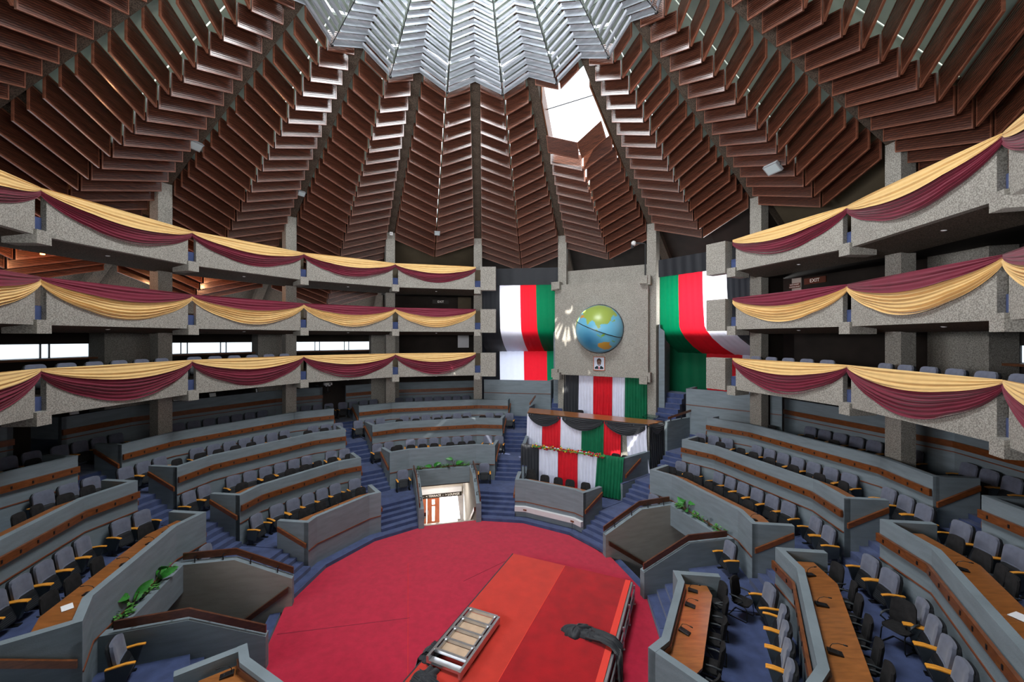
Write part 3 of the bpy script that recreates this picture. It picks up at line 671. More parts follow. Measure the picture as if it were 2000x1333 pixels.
flag(la,lb,(1300,1380,1450,1475),('green','red','white'),dense([(-.02,0),(-.9,-.02)],3),.02,'lower green and red cloth with a bright patch, above the right upper platform')
for i in (3,6):
    d=P2(1,colang(i)); mb=MB(); o=d*(3.1 if i==3 else 2.89); mb.box(XY(o.x,o.y,-.25),(.03*U,(.36 if i==3 else .13)*U,1.4*U),'dark_wall',rz=-rad(colang(i))); struct('wall_side',mb,'dark side wall behind the %s pillar next to the flag cloth'%('left' if i==3 else 'right'),'wall')
# daylight from the windows behind the two striped cloths, and the gallery slab that shades their lower part
for nm,a in (('left',7.5),('right',52.5)):
    light('window_daylight','AREA',V(3.3,a,.42),240 if nm=='left' else 560,(1,.98,.95),V(2.6,a,.30),spread=rad(110),shape='RECTANGLE',size=.9*U,size_y=.42*U)
    mb=MB(); o=P2(3.12,a); mb.box(XY(o.x,o.y,.10),(.5*U,.30*U,.02*U),'dark_wall',rz=-rad(a)); struct('floor',mb,'slab edge behind the %s striped cloth'%nm,'slab')
mb=MB(); wallsolid(mb,[P2(3.6,40),P2(3.5,52),P2(3.45,67)],.04,-1.7,1.2,'dark_wall'); struct('wall_outer',mb,'dark outer wall behind the right striped cloth','wall')
# globe wall
BA=29.0; bd=P2(1,BA); bn=Vector((bd.y,-bd.x)); BC=bd*2.55
def G(t,h,o=0): p=BC+bn*t-bd*o; return XY(p.x,p.y,h)
RZ=-rad(BA)
mb=MB(); p0,p1=BC-bn*.54,BC+bn*.54; q=[p0,p1,p1+bd*.16,p0+bd*.16]
mb.hexa([XY(p.x,p.y,-.435) for p in q]+[XY(p.x,p.y,.635) for p in q],'concrete'); 
gw=struct('wall_globe',mb,'big square aggregate concrete slab carrying the globe','wall')
mb=MB()
for t in (-.50,.50):
    for h in (.635,-.44): 
        p=BC+bn*t-bd*.01; mb.box(XY(p.x,p.y,h-.01),(.042*U,.05*U,.042*U),'concrete',rz=RZ)
link('corner_block',mb,gw)
mb=MB()
for h in (.62,-.42):
    p=BC+bn*.53+bd*.16; mb.box(XY(p.x,p.y,h),(.04*U,.20*U,.05*U),'concrete',rz=RZ)
    p=BC-bn*.53+bd*.16; mb.box(XY(p.x,p.y,h),(.04*U,.20*U,.05*U),'concrete',rz=RZ)
struct('beam',mb,'concrete ties holding the globe slab to the pillars','beam')
mb=MB(); p=bd*2.74; mb.box(XY(p.x,p.y,.45),(.5*U,.03*U,.37*U),'concrete',rz=-rad(29.97)); struct('wall_front',mb,'concrete wall between the pillars above the globe slab','wall')
mb=MB(); p=P2(2.78,29.97); mb.box(XY(p.x,p.y,-.75),(.52*U,.03*U,.45*U),'dark_wall',rz=-rad(29.97)); struct('wall_curtain',mb,'dark wall behind the striped curtain of the dais','wall')
for t in (-1,1):
    c=P2(1,29.97); n=Vector((c.y,-c.x)); p=c*2.95+n*t*.62; mb=MB(); mb.box(XY(p.x,p.y,-.45),(.03*U,.30*U,.60*U),'grey_wall',rz=-rad(29.97)); struct('wall_stair_'+('left' if t<0 else 'right'),mb,'grey side wall of the stairs to the %s of the globe slab'%('left' if t<0 else 'right'),'wall')
# globe
def pip(x,y,pg):
    r=False;n=len(pg)
    for i in range(n):
        (x0,y0),(x1,y1)=pg[i],pg[(i+1)%n]
        if (y0>y)!=(y1>y) and x<(x1-x0)*(y-y0)/(y1-y0)+x0: r=not r
    return r
LAND=[((150,170,80),[(420,470),(470,430),(540,400),(620,378),(700,388),(780,420),(850,490),(868,520),(850,540),(842,515),(815,545),(822,580),(790,628),(725,630),(700,640),(706,672),(682,690),(664,660),(650,640),(632,600),(604,582),(572,600),(540,640),(525,600),(515,560),(480,545),(440,480)]),
((206,150,70),[(405,548),(428,498),(462,510),(482,535),(440,548)]),((150,170,80),[(318,770),(300,690),(325,600),(350,530),(385,470),(420,468),(390,540),(372,600),(345,640)]),
((196,150,60),[(650,908),(668,872),(735,853),(800,853),(790,880),(812,905),(765,945),(715,950)]),((120,170,60),[(815,820),(850,845),(846,862),(826,846)]),((120,170,60),[(648,688),(676,708),(668,724),(646,706)]),((120,170,60),[(706,772),(755,742),(760,768),(722,788)]),((120,170,60),[(665,752),(715,795),(708,800),(660,760)]),((130,170,80),[(832,600),(856,570),(860,590),(842,606)]),((210,214,190),[(430,930),(520,975),(640,998),(560,1000),(470,970)])]
ga=rad(0); NU,NV=150,48; GRAD=.272*U; mb=MB(); vs=[];fs=[]; cols=[]
rmG=Matrix.Rotation(RZ,3,'Z'); gc=G(.005,.1035)
for i in range(NV+1):
    th=math.pi/2*i/NV
    for j in range(NU):
        ph=2*math.pi*j/NU; x=math.sin(th)*math.cos(ph); z=math.sin(th)*math.sin(ph); y=-math.cos(th)*.86
        vs.append(gc+rmG@Vector((x,y,z))*GRAD); px,py=615+312*x,685-312*z; c=(104,178,208)
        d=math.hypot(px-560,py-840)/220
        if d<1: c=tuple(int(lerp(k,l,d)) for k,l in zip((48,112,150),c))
        for cc,pg in LAND:
            if pip(px,py,pg): c=cc
        cols.append(s2l(c))
for i in range(NV):
    for j in range(NU): fs.append((i*NU+j,i*NU+(j+1)%NU,(i+1)*NU+(j+1)%NU,(i+1)*NU+j))
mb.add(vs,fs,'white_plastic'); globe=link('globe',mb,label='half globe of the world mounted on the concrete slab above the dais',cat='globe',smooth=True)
gm=bpy.data.materials.new('globe_map'); gm.use_nodes=True; gb=gm.node_tree.nodes['Principled BSDF']; gb.inputs['Roughness'].default_value=.32
at=gm.node_tree.nodes.new('ShaderNodeVertexColor'); at.layer_name='map'; gm.node_tree.links.new(at.outputs[0],gb.inputs['Base Color'])
ca=globe.data.color_attributes.new('map','FLOAT_COLOR','POINT')
if len(ca.data)==len(cols): 
    for i,c in enumerate(cols): ca.data[i].color=(*c,1)
globe.data.materials.clear(); globe.data.materials.append(gm)
mb=MB(); mb.tube([gc+rmG@Vector((math.cos(2*math.pi*i/48),-.01,math.sin(2*math.pi*i/48)))*GRAD*1.01 for i in range(49)],.035,'black_metal',6,cap=False); link('rim',mb,globe)
mb=MB(); tl=rad(-21); pts=[]
for i in range(25):
    q=math.pi*i/24; x,y,z=-math.cos(q),-math.sin(q)*.86,.0; x2=x*math.cos(tl)+.02*math.sin(q); z2=x*math.sin(tl)-.04*math.sin(q); pts.append(gc+rmG@Vector((x2,y,z2))*GRAD*1.012)
mb.tube(pts,.028,'black_metal',6); link('equator_band',mb,globe)
# framed portrait
def pan(t0,t1,h0,h1,o0,o1,m,mb): mb.hexa([G(t0,h0,o0),G(t1,h0,o0),G(t1,h0,o1),G(t0,h0,o1),G(t0,h1,o0),G(t1,h1,o0),G(t1,h1,o1),G(t0,h1,o1)],m)
mb=MB(); t0,t1,h0,h1=-.061,.072,-.368,-.21
pan(t0+.008,t1-.008,h0+.008,h1-.008,0,.008,'portrait_bg',mb); po=link('portrait',mb,label='framed portrait of a person in a dark suit and red tie below the globe',cat='picture')
mb=MB()
for a in ((t0,t1,h0,h0+.009),(t0,t1,h1-.009,h1),(t0,t0+.008,h0,h1),(t1-.008,t1,h0,h1)): pan(*a,0,.014,'door_wood',mb)
link('picture_frame',mb,po)
def flat(pts,o,m,mb): mb.prism([G(.0055+x,-.289+y,.0081) for x,y in pts],(G(0,0,.0081+o)-G(0,0,.0081)),m)
def ell(cx,cy,rx,ry,n=14): return [(cx+rx*math.cos(2*math.pi*i/n),cy+ry*math.sin(2*math.pi*i/n)) for i in range(n)]
mb=MB(); flat([(-.05,-.062),(.05,-.062),(.05,-.045),(.03,-.028),(-.03,-.028),(-.05,-.045)],.0003,'suit',mb); flat([(-.013,-.028),(.013,-.028),(.006,-.062),(-.006,-.062)],.0006,'white_cloth',mb); flat([(-.004,-.031),(.004,-.031),(.005,-.062),(-.005,-.062)],.0009,'red_cloth',mb)
flat(ell(0,.028,.027,.032),.0006,'hair_black',mb); flat(ell(0,.012,.024,.036),.0009,'skin_dark',mb); flat(ell(-.009,.018,.004,.002,8),.0011,'white_cloth',mb); flat(ell(.009,.018,.004,.002,8),.0011,'white_cloth',mb); flat(ell(0,-.008,.009,.003,8),.0011,'white_cloth',mb); flat(ell(0,.006,.005,.005,8),.0011,'hair_black',mb)
link('painted_figure',mb,po)
# camera post on the slab
mb=MB(); mb.tube([G(.50,.64,-.06),G(.50,1.03,-.06),G(.44,1.045,-.06),G(.40,1.045,-.06)],.05,'black_metal',8); cp=link('camera_post',mb,label='black post with a white dome camera standing on the globe slab',cat='camera')
mb=MB(); mb.ball(G(.375,1.05,-.06),.16,'white_plastic'); mb.ball(G(.36,1.02,-.06)-Vector((0,0,.03)),.11,'grey_plastic'); link('dome_camera',mb,cp,smooth=True)
# striped curtain under the slab
ca_=P2(1,29.97)*2.62; cn=Vector((ca_.y,-ca_.x)).normalized(); KA,KB=ca_-cn*.56,ca_+cn*.56
cpx=(1102,1131,1159.5,1178,1196,1221,1264)
for i,(m,nm) in enumerate((('black','black curtain panel at the left end'),('white','left white curtain panel'),('red','brighter left half of the red curtain'),('red','right half of the red curtain'),('white','right white curtain panel'),('green','wide green curtain panel at the right end'))):
    mb=sheet(KA,KB,frac(cpx[i],KA,KB),frac(cpx[i+1],KA,KB),dense([(-.40,0),(-1.0,-.02)],5),m+'_cloth',5 if m!='green' else 8,.007,flare=.5); link('curtain',mb,label='%s below the globe slab'%nm,cat='curtain',group='striped curtains behind the dais',smooth=True)
# ================================================================== DAIS
TA,TB=P2(2.03,11.8),P2(2.05,47.8); UA,UB=P2(2.316,11.3),P2(2.29,48.2)
mb=MB(); q=[TA,TB,UB,UA]; mb.hexa([XY(p.x,p.y,-.815) for p in q]+[XY(p.x,p.y,-.80) for p in q],'desk_wood'); pod=link('podium',mb,label='tall wooden topped podium of the dais behind striped drapes',cat='podium')
mb=MB(); tn=-((TA+TB).normalized()); ia,ib=TA-tn*.02,TB-tn*.02; q=[ia,ib,ib-tn*.05,ia-tn*.05]; mb.hexa([XY(p.x,p.y,-1.26) for p in q]+[XY(p.x,p.y,-.815) for p in q],'concrete'); link('body',mb,pod)
ppx=(1030,1059.5,1095,1136.5,1180,1213)
for i,(m,nm) in enumerate((('white','white drape at the left end'),('red','red drape second from the left'),('white','white drape in the middle'),('green','dark green drape'),('red','bright red drape right of the green one'))):
    mb=sheet(TA,TB,frac(ppx[i],TA,TB),frac(ppx[i+1],TA,TB),dense([(-.815,.0),(-1.245,-.02)],5),m+'_cloth',6,.006); link('drape',mb,label='%s on the tall podium'%nm,cat='drape',group='drapes on the tall podium',smooth=True)
mb=sheet(TA,TB,frac(1224,TA,TB),frac(1263,TA,TB),dense([(-.815,.0),(-1.246,-.03)],5),'white_cloth',5,.007,shear=(.03,0)); link('drape',mb,label='white drape at the right end reaching the floor, tall podium',cat='drape',group='drapes on the tall podium',smooth=True)
mb=sheet(TB+(TB-TA)*.004,UB+(TB-TA)*.004,0,1,dense([(-.805,0),(-1.246,-.02)],4),'black_cloth',7,.006,out=Vector((.97,-.2))); link('drape',mb,label='black drape down the right side of the tall podium',cat='drape',group='drapes on the tall podium',smooth=True)
spx=(1031,1096,1180,1266); nm=('left','middle','right')
H0=H1=-.802
for i in range(3):
    p0,p1=TA.lerp(TB,frac(spx[i],TA,TB)),TA.lerp(TB,frac(spx[i+1],TA,TB)); mb=drape_strip(p0,p1,tn,0,.125,7,.006,'black_cloth',.02,nu=28,ph=i*2.1,endz1=.02); link('swag',mb,label='black scalloped swag, %s of three, along the podium top'%nm[i],cat='drapery',group='black swags of the podium',smooth=True)
mb=drape_strip(TB+(TB-TA)*.012,UB+(TB-TA)*.012,Vector((.97,-.2)),0,.11,6,.005,'black_cloth',.015,nu=20,ph=1,endz1=.02); link('swag',mb,label='black swag round the right corner of the podium top',cat='drapery',group='black swags of the podium',smooth=True)
# second desk of the dais with striped cloths and garland
DA,DB=P2(1.655,12.1),P2(1.66,47.0); dn=-((DA+DB).normalized())
mb=MB(); wallsolid(mb,[DA,DB],.032,-1.42,-1.052,'grey_wall')
for e,sg in ((DA,-1),(DB,1)):
    d=P2(1,29.97+22.5*sg); wallsolid(mb,[e,e+d*.40],-.032 if sg<0 else .032,-1.42,-1.05,'grey_wall')
d2=link('desk_bench',mb,label='straight grey desk bench of the dais under striped cloths',cat='bench',group='curved desk benches')
mb=MB(); ribbon(mb,offs([DA,DB],.032),offs([DA,DB],.14),-1.10,-1.09,'desk_wood'); link('desktop',mb,d2)
for e,sg in ((DA,-1),(DB,1)):
    d=P2(1,29.97+22.5*sg); n=Vector((d.y,-d.x))*sg; lo=e+d*.02+n*.004; hi=e+d*.235+n*.004; q=[lo,hi,hi+n*.012,lo+n*.012]; z=[-1.19,-1.085,-1.085,-1.19]; mb=MB()
    mb.hexa([XY(p.x,p.y,zz-.028) for p,zz in zip(q,z)]+[XY(p.x,p.y,zz) for p,zz in zip(q,z)],'rail_wood'); link('handrail',mb,d2)
dpx=(1019,1055,1091.5,1129,1168,1219)
for i,(m,nm) in enumerate((('black','black cloth at the left end'),('white','left white cloth'),('red','red cloth in the middle'),('white','right white cloth'),('green','green cloth at the right end'))):
    f0,f1=frac(dpx[i],DA,DB),frac(dpx[i+1],DA,DB)
    mb=sheet(DA,DB,f0,f1,[(-1.046,.035),(-1.044,.0),(-1.05,-.008)]+dense([(-1.07,-.014),(-1.39,-.02 if m!='green' else -.05)],5),m+'_cloth',6 if m!='green' else 8,.005,flare=.6,shear=((-.02 if m=='green' else 0),0)); link('drape',mb,label='%s over the lower desk of the dais'%nm,cat='drape',group='cloths over the lower dais desk',smooth=True)
g0,g1=frac(1042,DA,DB),frac(1183,DA,DB); ml,my,mr=MB(),MB(),MB()
for i in range(230):
    f=lerp(g0,g1,R.random()); p=DA.lerp(DB,f)+dn*(.012+.02*R.random()); c=XY(p.x,p.y,-1.058+.036*R.random()); c+=Vector((R.uniform(-.03,.03),R.uniform(-.03,.03),0)); 
    k=R.random()
    if k<.4:
        a=R.random()*6.28; u=Vector((math.cos(a),math.sin(a),R.uniform(-.4,.8)))*.14; v=Vector((-u.y,u.x,0)).normalized()*.03; ml.add([c-v*.3,c+u*.5-v,c+u,c+u*.5+v+Vector((0,0,.02))],[(0,1,2,3)],'small_leaf')
    elif k<.62: my.ball(c,R.uniform(.03,.05),'yellow_flower',6,4)
    else: mr.ball(c,R.uniform(.03,.05),'red_flower',6,4)
ml.box(XY(*((DA.lerp(DB,(g0+g1)/2)+dn*.02).xy),-1.046),(.5*(g1-g0)*(DB-DA).length*U,.05,.03),'small_leaf',rz=math.atan2((DB-DA).y,(DB-DA).x))
ga_=link('garland',ml,label='long garland of yellow and red flowers on the lower dais desk',cat='garland'); link('yellow_blossoms',my,ga_,kind='stuff',smooth=True); link('red_blossoms',mr,ga_,kind='stuff',smooth=True)
# wall and rail right of the podium
a,b=P2(2.29,49.2),P2(2.75,50.3); mb=MB(); wallsolid(mb,[a,b],.03,-1.3,-.80,'grey_wall'); o=link('side_wall',mb,label='grey stair wall with a wooden rail running back from the podium',cat='wall')
mb=MB(); q=[a-P2(.02,0),b,b+P2(.012,139),a+P2(.012,139)]; z=[-.775,-.735,-.735,-.775]; mb.hexa([XY(p.x,p.y,zz) for p,zz in zip(q,z)]+[XY(p.x,p.y,zz+.022) for p,zz in zip(q,z)],'rail_wood'); h_=link('handrail',mb,o)
mb=MB()
for f in (.12,.5,.9):
    p=a.lerp(b,f); mb.tube([XY(p.x,p.y,-.80),XY(p.x,p.y,lerp(-.775,-.735,f))],.03,'black_metal',6)
link('bracket',mb,h_)
a,b=P2(2.36,11.0),P2(2.62,11.6); mb=MB(); wallsolid(mb,[a,b],.03,-1.0,-.80,'grey_wall'); o=link('side_wall',mb,label='short grey stair wall with a rail behind the left end of the podium',cat='wall')
mb=MB(); q=[a,b,b+P2(.012,101),a+P2(.012,101)]; z=[-.775,-.72,-.72,-.775]; mb.hexa([XY(p.x,p.y,zz) for p,zz in zip(q,z)]+[XY(p.x,p.y,zz+.022) for p,zz in zip(q,z)],'rail_wood'); link('handrail',mb,o)
# ================================================================== PLATFORM ON THE CARPET
SX=Vector((.915,-.4026)); SY=Vector((-.4126,-.911)); S0=Vector((.259,.297)); ZT=-1.43
def S(u,v,h): p=S0+SX*u+SY*v; return XY(p.x,p.y,h)
def sbox(mb,u0,u1,v0,v1,h0,h1,m): mb.hexa([S(u0,v0,h0),S(u1,v0,h0),S(u1,v1,h0),S(u0,v1,h0),S(u0,v0,h1),S(u1,v0,h1),S(u1,v1,h1),S(u0,v1,h1)],m)
mb=MB(); sbox(mb,0,.753,0,1.35,ZT-.022,ZT-.004,'plywood'); st=link('stage_platform',mb,label='low stage platform covered in orange and crimson carpet on the arena floor',cat='stage')
mb=MB(); sbox(mb,0,.352,0,1.35,ZT-.004,ZT,'orange_carpet'); tag(link('carpet_strip',mb,st),'orange red carpet on the left part of the stage')
mb=MB(); sbox(mb,.355,.723,0,1.35,ZT-.004,ZT,'crimson_carpet'); tag(link('carpet_strip',mb,st),'crimson carpet on the right part of the stage')
mb=MB(); sbox(mb,.352,.355,0,1.35,ZT-.004,ZT+.001,'carpet_edge'); sbox(mb,.723,.753,0,1.35,ZT-.004,ZT+.0005,'carpet_edge'); link('carpet_edge',mb,st)
mb=MB(); sbox(mb,-.012,-.002,0,1.35,-1.55,ZT-.006,'black_cloth'); sbox(mb,-.012,.753,-.01,-.002,-1.55,ZT-.006,'black_cloth'); link('skirt',mb,st)
mb=MB(); sbox(mb,.753,.765,.0,1.35,ZT-.03,ZT-.006,'alu'); 
for h in (ZT-.035,-1.51): mb.tube([S(.775,.02,h),S(.775,1.35,h)],.025,'alu',7)
for i in range(7):
    v=.02+.19*i
    mb.tube([S(.775,v,-1.55),S(.775,v,ZT-.01)],.03,'alu',7); mb.tube([S(.775,v,-1.51),S(.775,v+.095,ZT-.035),S(.775,v+.19,-1.51)],.014,'alu',6)
link('truss',mb,st)
mb=MB()
for i in range(7): mb.lathe([(.05,0),(.05,.02),(.02,.04),(.02,.06)],'alu',8,S(.775,.02+.19*i,-1.55))
link('foot',mb,st)
# folded aluminium step unit
mb=MB(); LU0,LU1,LV0,LV1=.03,.215,.645,1.02
lz=ZT+.012
def lb(m,u0,u1,v0,v1,h0,h1,mm): sbox(m,u0,u1,v0,v1,h0,h1,mm)
lb(mb,LU0,LU0+.012,LV0,LV1-.02,lz,lz+.03,'alu'); lb(mb,LU1-.012,LU1,LV0,LV1,lz,lz+.03,'alu'); sw=link('folded_stage_steps',mb,label='folded aluminium step unit with plywood treads lying on the orange carpet',cat='steps')
for i in range(5):
    v=LV0+i*.075; m=MB(); lb(m,LU0+.012,LU1-.012,v,v+.012,lz+.02,lz+.034,'alu'); lb(m,LU0+.02,LU0+.028,v,v+.075,lz+.018,lz+.03,'alu') if i<4 else None; lb(m,LU1-.028,LU1-.02,v,v+.075,lz+.018,lz+.03,'alu') if i<4 else None
    o=link('rung',m,sw)
    if i<4: m=MB(); lb(m,LU0+.028,LU1-.028,v+.012,v+.073,lz+.012,lz+.018,'plywood'); link('tread',m,o)
m=MB(); lb(m,LU0+.012,LU1-.012,LV1-.05,LV1-.02,lz,lz+.012,'alu'); link('crossbar',m,sw)
# black cloths on the stage
def blob(path,rs,lab,fl=.5):
    mb=MB(); n=14; rows=[]
    for i,p in enumerate(path):
        t=(path[min(i+1,len(path)-1)]-path[max(0,i-1)]).normalized(); a=t.cross(Vector((0,0,1)));  a=a.normalized() if a.length>.05 else Vector((1,0,0)); b=a.cross(t)
        rows.append([p+(a*math.cos(q)+b*math.sin(q)*fl)*rs[i]*.62*(1+.16*math.sin(5*q+i)+.08*math.sin(9*q+2*i)) for q in [2*math.pi*k/n for k in range(n+1)]])
    mb.grid(rows,'black_cloth'); return link('cloth',mb,label=lab,cat='cloth',smooth=True)
def crumple(mb,c,rx,ry,rz,rot,seed):
    n,k=40,12; rm=Matrix.Rotation(rot,3,'Z'); vs=[];fs=[]
    for i in range(k+1):
        t=math.pi/2*i/k
        for j in range(n):
            q=2*math.pi*j/n; f=1+.16*math.sin(3*q+seed)+.10*math.sin(7*q+2*seed+2*t)+.05*math.sin(13*q+5*t)
            z=rz*math.sin(t)*(1+.3*math.sin(5*q+seed*3)*math.cos(t)+.22*math.sin(9*q+4*t+seed)*math.cos(t))
            vs.append(c+rm@Vector((rx*f*math.cos(t)*math.cos(q),ry*f*math.cos(t)*math.sin(q),z)))
    for i in range(k):
        for j in range(n): fs.append((i*n+j,i*n+(j+1)%n,(i+1)*n+(j+1)%n,(i+1)*n+j))
    mb.add(vs,fs,'black_cloth')
def strip(mb,path,wd,side,th=.03,rip=.035):
    rows=[]
    for i,p in enumerate(path):
        w=wd[i]; rows.append([p+side*(w*(x/12-1)) + Vector((0,0,1))*(rip*math.sin(x*1.9+i*.7)+rip) + side.cross(Vector((0,0,1)))*rip*math.cos(x*2.3+i) for x in range(25)])
    mb.grid(rows,'black_cloth')
sy=Vector((SY.x,SY.y,0)).normalized(); sx=Vector((SX.x,SX.y,0)).normalized()
mb=MB(); crumple(mb,S(.575,.535,ZT),.42,.24,.16,.2,1.0); crumple(mb,S(.64,.54,ZT),.34,.20,.13,-.5,2.3)
strip(mb,[S(.62,.535,ZT+.004),S(.70,.545,ZT+.012),S(.752,.56,ZT+.012),S(.785,.57,ZT-.01),S(.792,.59,-1.47),S(.795,.61,-1.52),S(.80,.62,-1.548)],[.24,.22,.22,.24,.26,.26,.22],sy)
link('cloth',mb,label='crumpled black cloth trailing over the right edge of the stage',cat='cloth',smooth=True)
mb=MB(); crumple(mb,S(.02,.96,ZT),.26,.2,.1,.4,.5); crumple(mb,S(.07,1.06,ZT),.34,.3,.12,1.0,1.7)
strip(mb,[S(.06,.93,ZT+.012),S(.0,.93,ZT+.014),S(-.022,.94,ZT-.004),S(-.03,.95,-1.48),S(-.035,.96,-1.54)],[.2,.24,.26,.3,.3],sy); strip(mb,[S(.03,1.08,ZT+.01),S(.12,1.10,ZT+.012),S(.22,1.13,ZT+.012),S(.3,1.16,ZT+.006)],[.2,.22,.2,.12],sy)
link('cloth',mb,label='black cloth bunched at the near corner of the stage below the steps',cat='cloth',smooth=True)
# ================================================================== SEATS
def rbox(mb,c,h,m,r=.02,tilt=0,bow=0,taper=0):
    """rounded slab: c centre, h half sizes (x,y,z), tilt about X"""
    nx,nz=8,6; rt=Matrix.Rotation(tilt,3,'X'); c=Vector(c); fr=[];bk=[]
    def sh(u,w): # rounded rectangle outline in x,z
        x=h[0]*u; z=h[2]*w
        k=min(h[0],h[2])*.45; ex=max(0,abs(x)-(h[0]-k)); ez=max(0,abs(z)-(h[2]-k)); l=math.hypot(ex,ez)
        if l>k: f=k/l; x=math.copysign(h[0]-k+ex*f,x); z=math.copysign(h[2]-k+ez*f,z)
        return x*(1-taper*(w+1)/2),z
    for s,arr in ((-1,fr),(1,bk)):
        for i in range(nz+1):
            row=[]
            for j in range(nx+1):
                u=-1+2*j/nx; w_=-1+2*i/nz; x,z=sh(u,w_); e=max(abs(u),abs(w_)); y=s*h[1]*(1-.55*max(0,(e-.7)/.3)**2)+bow*u*u
                row.append(c+rt@Vector((x,y,z)))
            arr.append(row)
    mb.grid(fr,m); mb.grid(bk,m)
    def edge(idx):
        a=[fr[i][j] for i,j in idx]; b=[bk[i][j] for i,j in idx]; mb.grid([a,b],m)
    edge([(0,j) for j in range(nx+1)]); edge([(nz,j) for j in range(nx+1)]); edge([(i,0) for i in range(nz+1)]); edge([(i,nx) for i in range(nz+1)])
SG='blue grey theatre seats'
def theatre_seat():
    t=empty('theatre_seat'); tl=-.17
    mb=MB(); rbox(mb,(0,.10,.70),(.298,.05,.335),'seat_shell',tilt=tl,bow=-.05); link('back_shell',mb,t,local=True,smooth=True)
    mb=MB(); rbox(mb,(0,.035,.765),(.285,.068,.295),'seat_fabric',tilt=tl,bow=-.05)
    bk=link('back_cushion',mb,t,local=True,smooth=True)
    mb=MB(); 
    for x in (-.13,-.045,.045,.13): mb.tube([(x,-.045-.05*0+.0,.60),(x,-.022,.72),(x,.0,.84)],.006,'seat_shell',5)
    link('stitching',mb,bk,local=True)
    mb=MB(); rbox(mb,(0,-.13,.44),(.235,.055,.20),'seat_fabric',tilt=-.38); sp=link('seat_pad',mb,t,local=True,smooth=True)
    mb=MB(); rbox(mb,(0,-.185,.42),(.24,.02,.215),'seat_shell',tilt=-.38)
    rt=Matrix.Rotation(-.38,3,'X')
    for i in range(5): mb.box(Vector((0,-.205,.42))+rt@Vector((0,0,-.15+.045*i)),(.19,.006,.007),'grey_plastic',rot=rt)
    link('seat_underside',mb,sp,local=True)
    for s in (-1,1):
        x=s*.325; mb=MB(); mb.prism([(x-.032,-.37,.59),(x-.032,.12,.57),(x-.032,.10,.22),(x-.032,-.24,.17)],(.064,0,0),'seat_panel'); a=link('arm_panel',mb,t,local=True,bevel=.01)
        mb=MB(); mb.prism([(x-.04,-.42,.585),(x-.04,-.25,.60),(x-.04,.12,.575),(x-.04,.12,.605),(x-.04,-.25,.63),(x-.04,-.41,.612)],(.08,0,0),'arm_wood'); tag(link('arm_cap',mb,a,local=True,bevel=.006),'honey coloured wooden arm cap')
        mb=MB(); mb.box((x,-.02,.14),(.03,.07,.14),'black_metal'); mb.box((x,-.06,.014),(.04,.18,.014),'black_metal'); link('leg',mb,t,local=True)
    kids(t); return t
SEAT=theatre_seat(); SEATUSED=[0]
def put(proto,flag,loc,rz,label,group=None,keep=None):
    o=proto if not flag[0] else copytree(proto); flag[0]+=1
    o.location=loc; o.rotation_euler=(0,0,rz); o['label']=label
    if group: o['group']=group
    elif 'group' in o: del o['group']
    return o
SEAT['category']='seat'
def facing(d): return math.atan2(-d.x,d.y)   # local -Y looks along -d (towards the hall)
def seatrow(key,k):
    """seats on terrace k against the bench wall k+1"""
    c=SEC[key]; a=poly(c,k+1); ln={1:5,2:6,3:7,4:8}[k]; sd={1:1,2:2,3:3,4:4}[k]; st={1:.105,2:.125,3:.145,4:.15}[k]; p_=.1215
    L=[]
    a2=offs(a,-.062)
    mid=(a2[1]+a2[2])/2; u=(a2[2]-a2[1]).normalized(); dm=(a2[1]+a2[2]).normalized()
    ul=(a2[0]-a2[1]).normalized(); dl=Vector((ul.y,-ul.x)); dl=dl if dl.dot(a2[1])>0 else -dl
    ur=(a2[3]-a2[2]).normalized(); dr=Vector((ur.y,-ur.x)); dr=dr if dr.dot(a2[2])>0 else -dr
    for j in reversed(range(sd)): L.append((a2[1]+ul*(st+p_*j),dl,'left end group'))
    for j in range(ln): L.append((mid+u*p_*(j-(ln-1)/2),dm,'middle group'))
    for j in range(sd): L.append((a2[2]+ur*(st+p_*j),dr,'right end group'))
    cnt={}
    for p,d,g in L:
        if key=='E' and k==4 and math.degrees(math.atan2(p.x,p.y))<68: continue
        cnt[g]=cnt.get(g,0)+1
        v=XY(p.x,p.y,FLO[k]); top=v+Vector((0,0,.9))
        if not inview([v,top],12): continue
        put(SEAT,SEATUSED,v,facing(d),'theatre seat, %s from left of the %s, %s row up, %s'%(ORD[cnt[g]-1],g,ORD[k-1],BLOCK[key]),SG)
for key,ks in (('B',(1,2,3,4)),('C',(2,3,4)),('E',(2,3,4)),('F',(1,2,3)),('A',(2,3,4))):
    for k in ks: seatrow(key,k)
WELL={'A':'the lower left stairwell','C':'the doorway stairwell','E':'the lower right stairwell'}
for key in 'ACE':
    c=SEC[key]
    for s in (-1,1):
        d=P2(1,c+14.3*s); n=P2(1,c+22.5*s*.97); p=P2(1.545,c+14.3*s); v=XY(p.x,p.y,FLO[1])
        if not inview([v,v+Vector((0,0,.9))],12): continue
        put(SEAT,SEATUSED,v,facing(P2(1,c+11*s)),'single blue grey theatre seat on the %s side of %s'%('left' if s<0 else 'right',WELL[key]),SG)
# tops of the seats in the lowest gallery
for i in (-2,-1,0,6,7,8):
    a,b=J(i,2.52),J(i+1,2.52); d=(a+b).normalized()
    for j in range(6):
        if i==6 and j==5: continue
        p=a.lerp(b,(j+.75)/6.6); v=XY(p.x,p.y,-.335)
        if not inview([v],10): continue
        put(SEAT,SEATUSED,v,facing(d),'seat top over the lowest %s gallery front, %s along, bay %d from far end'%(SIDE(i),ORD[j],(3-i if i<3 else i-5)),SG)
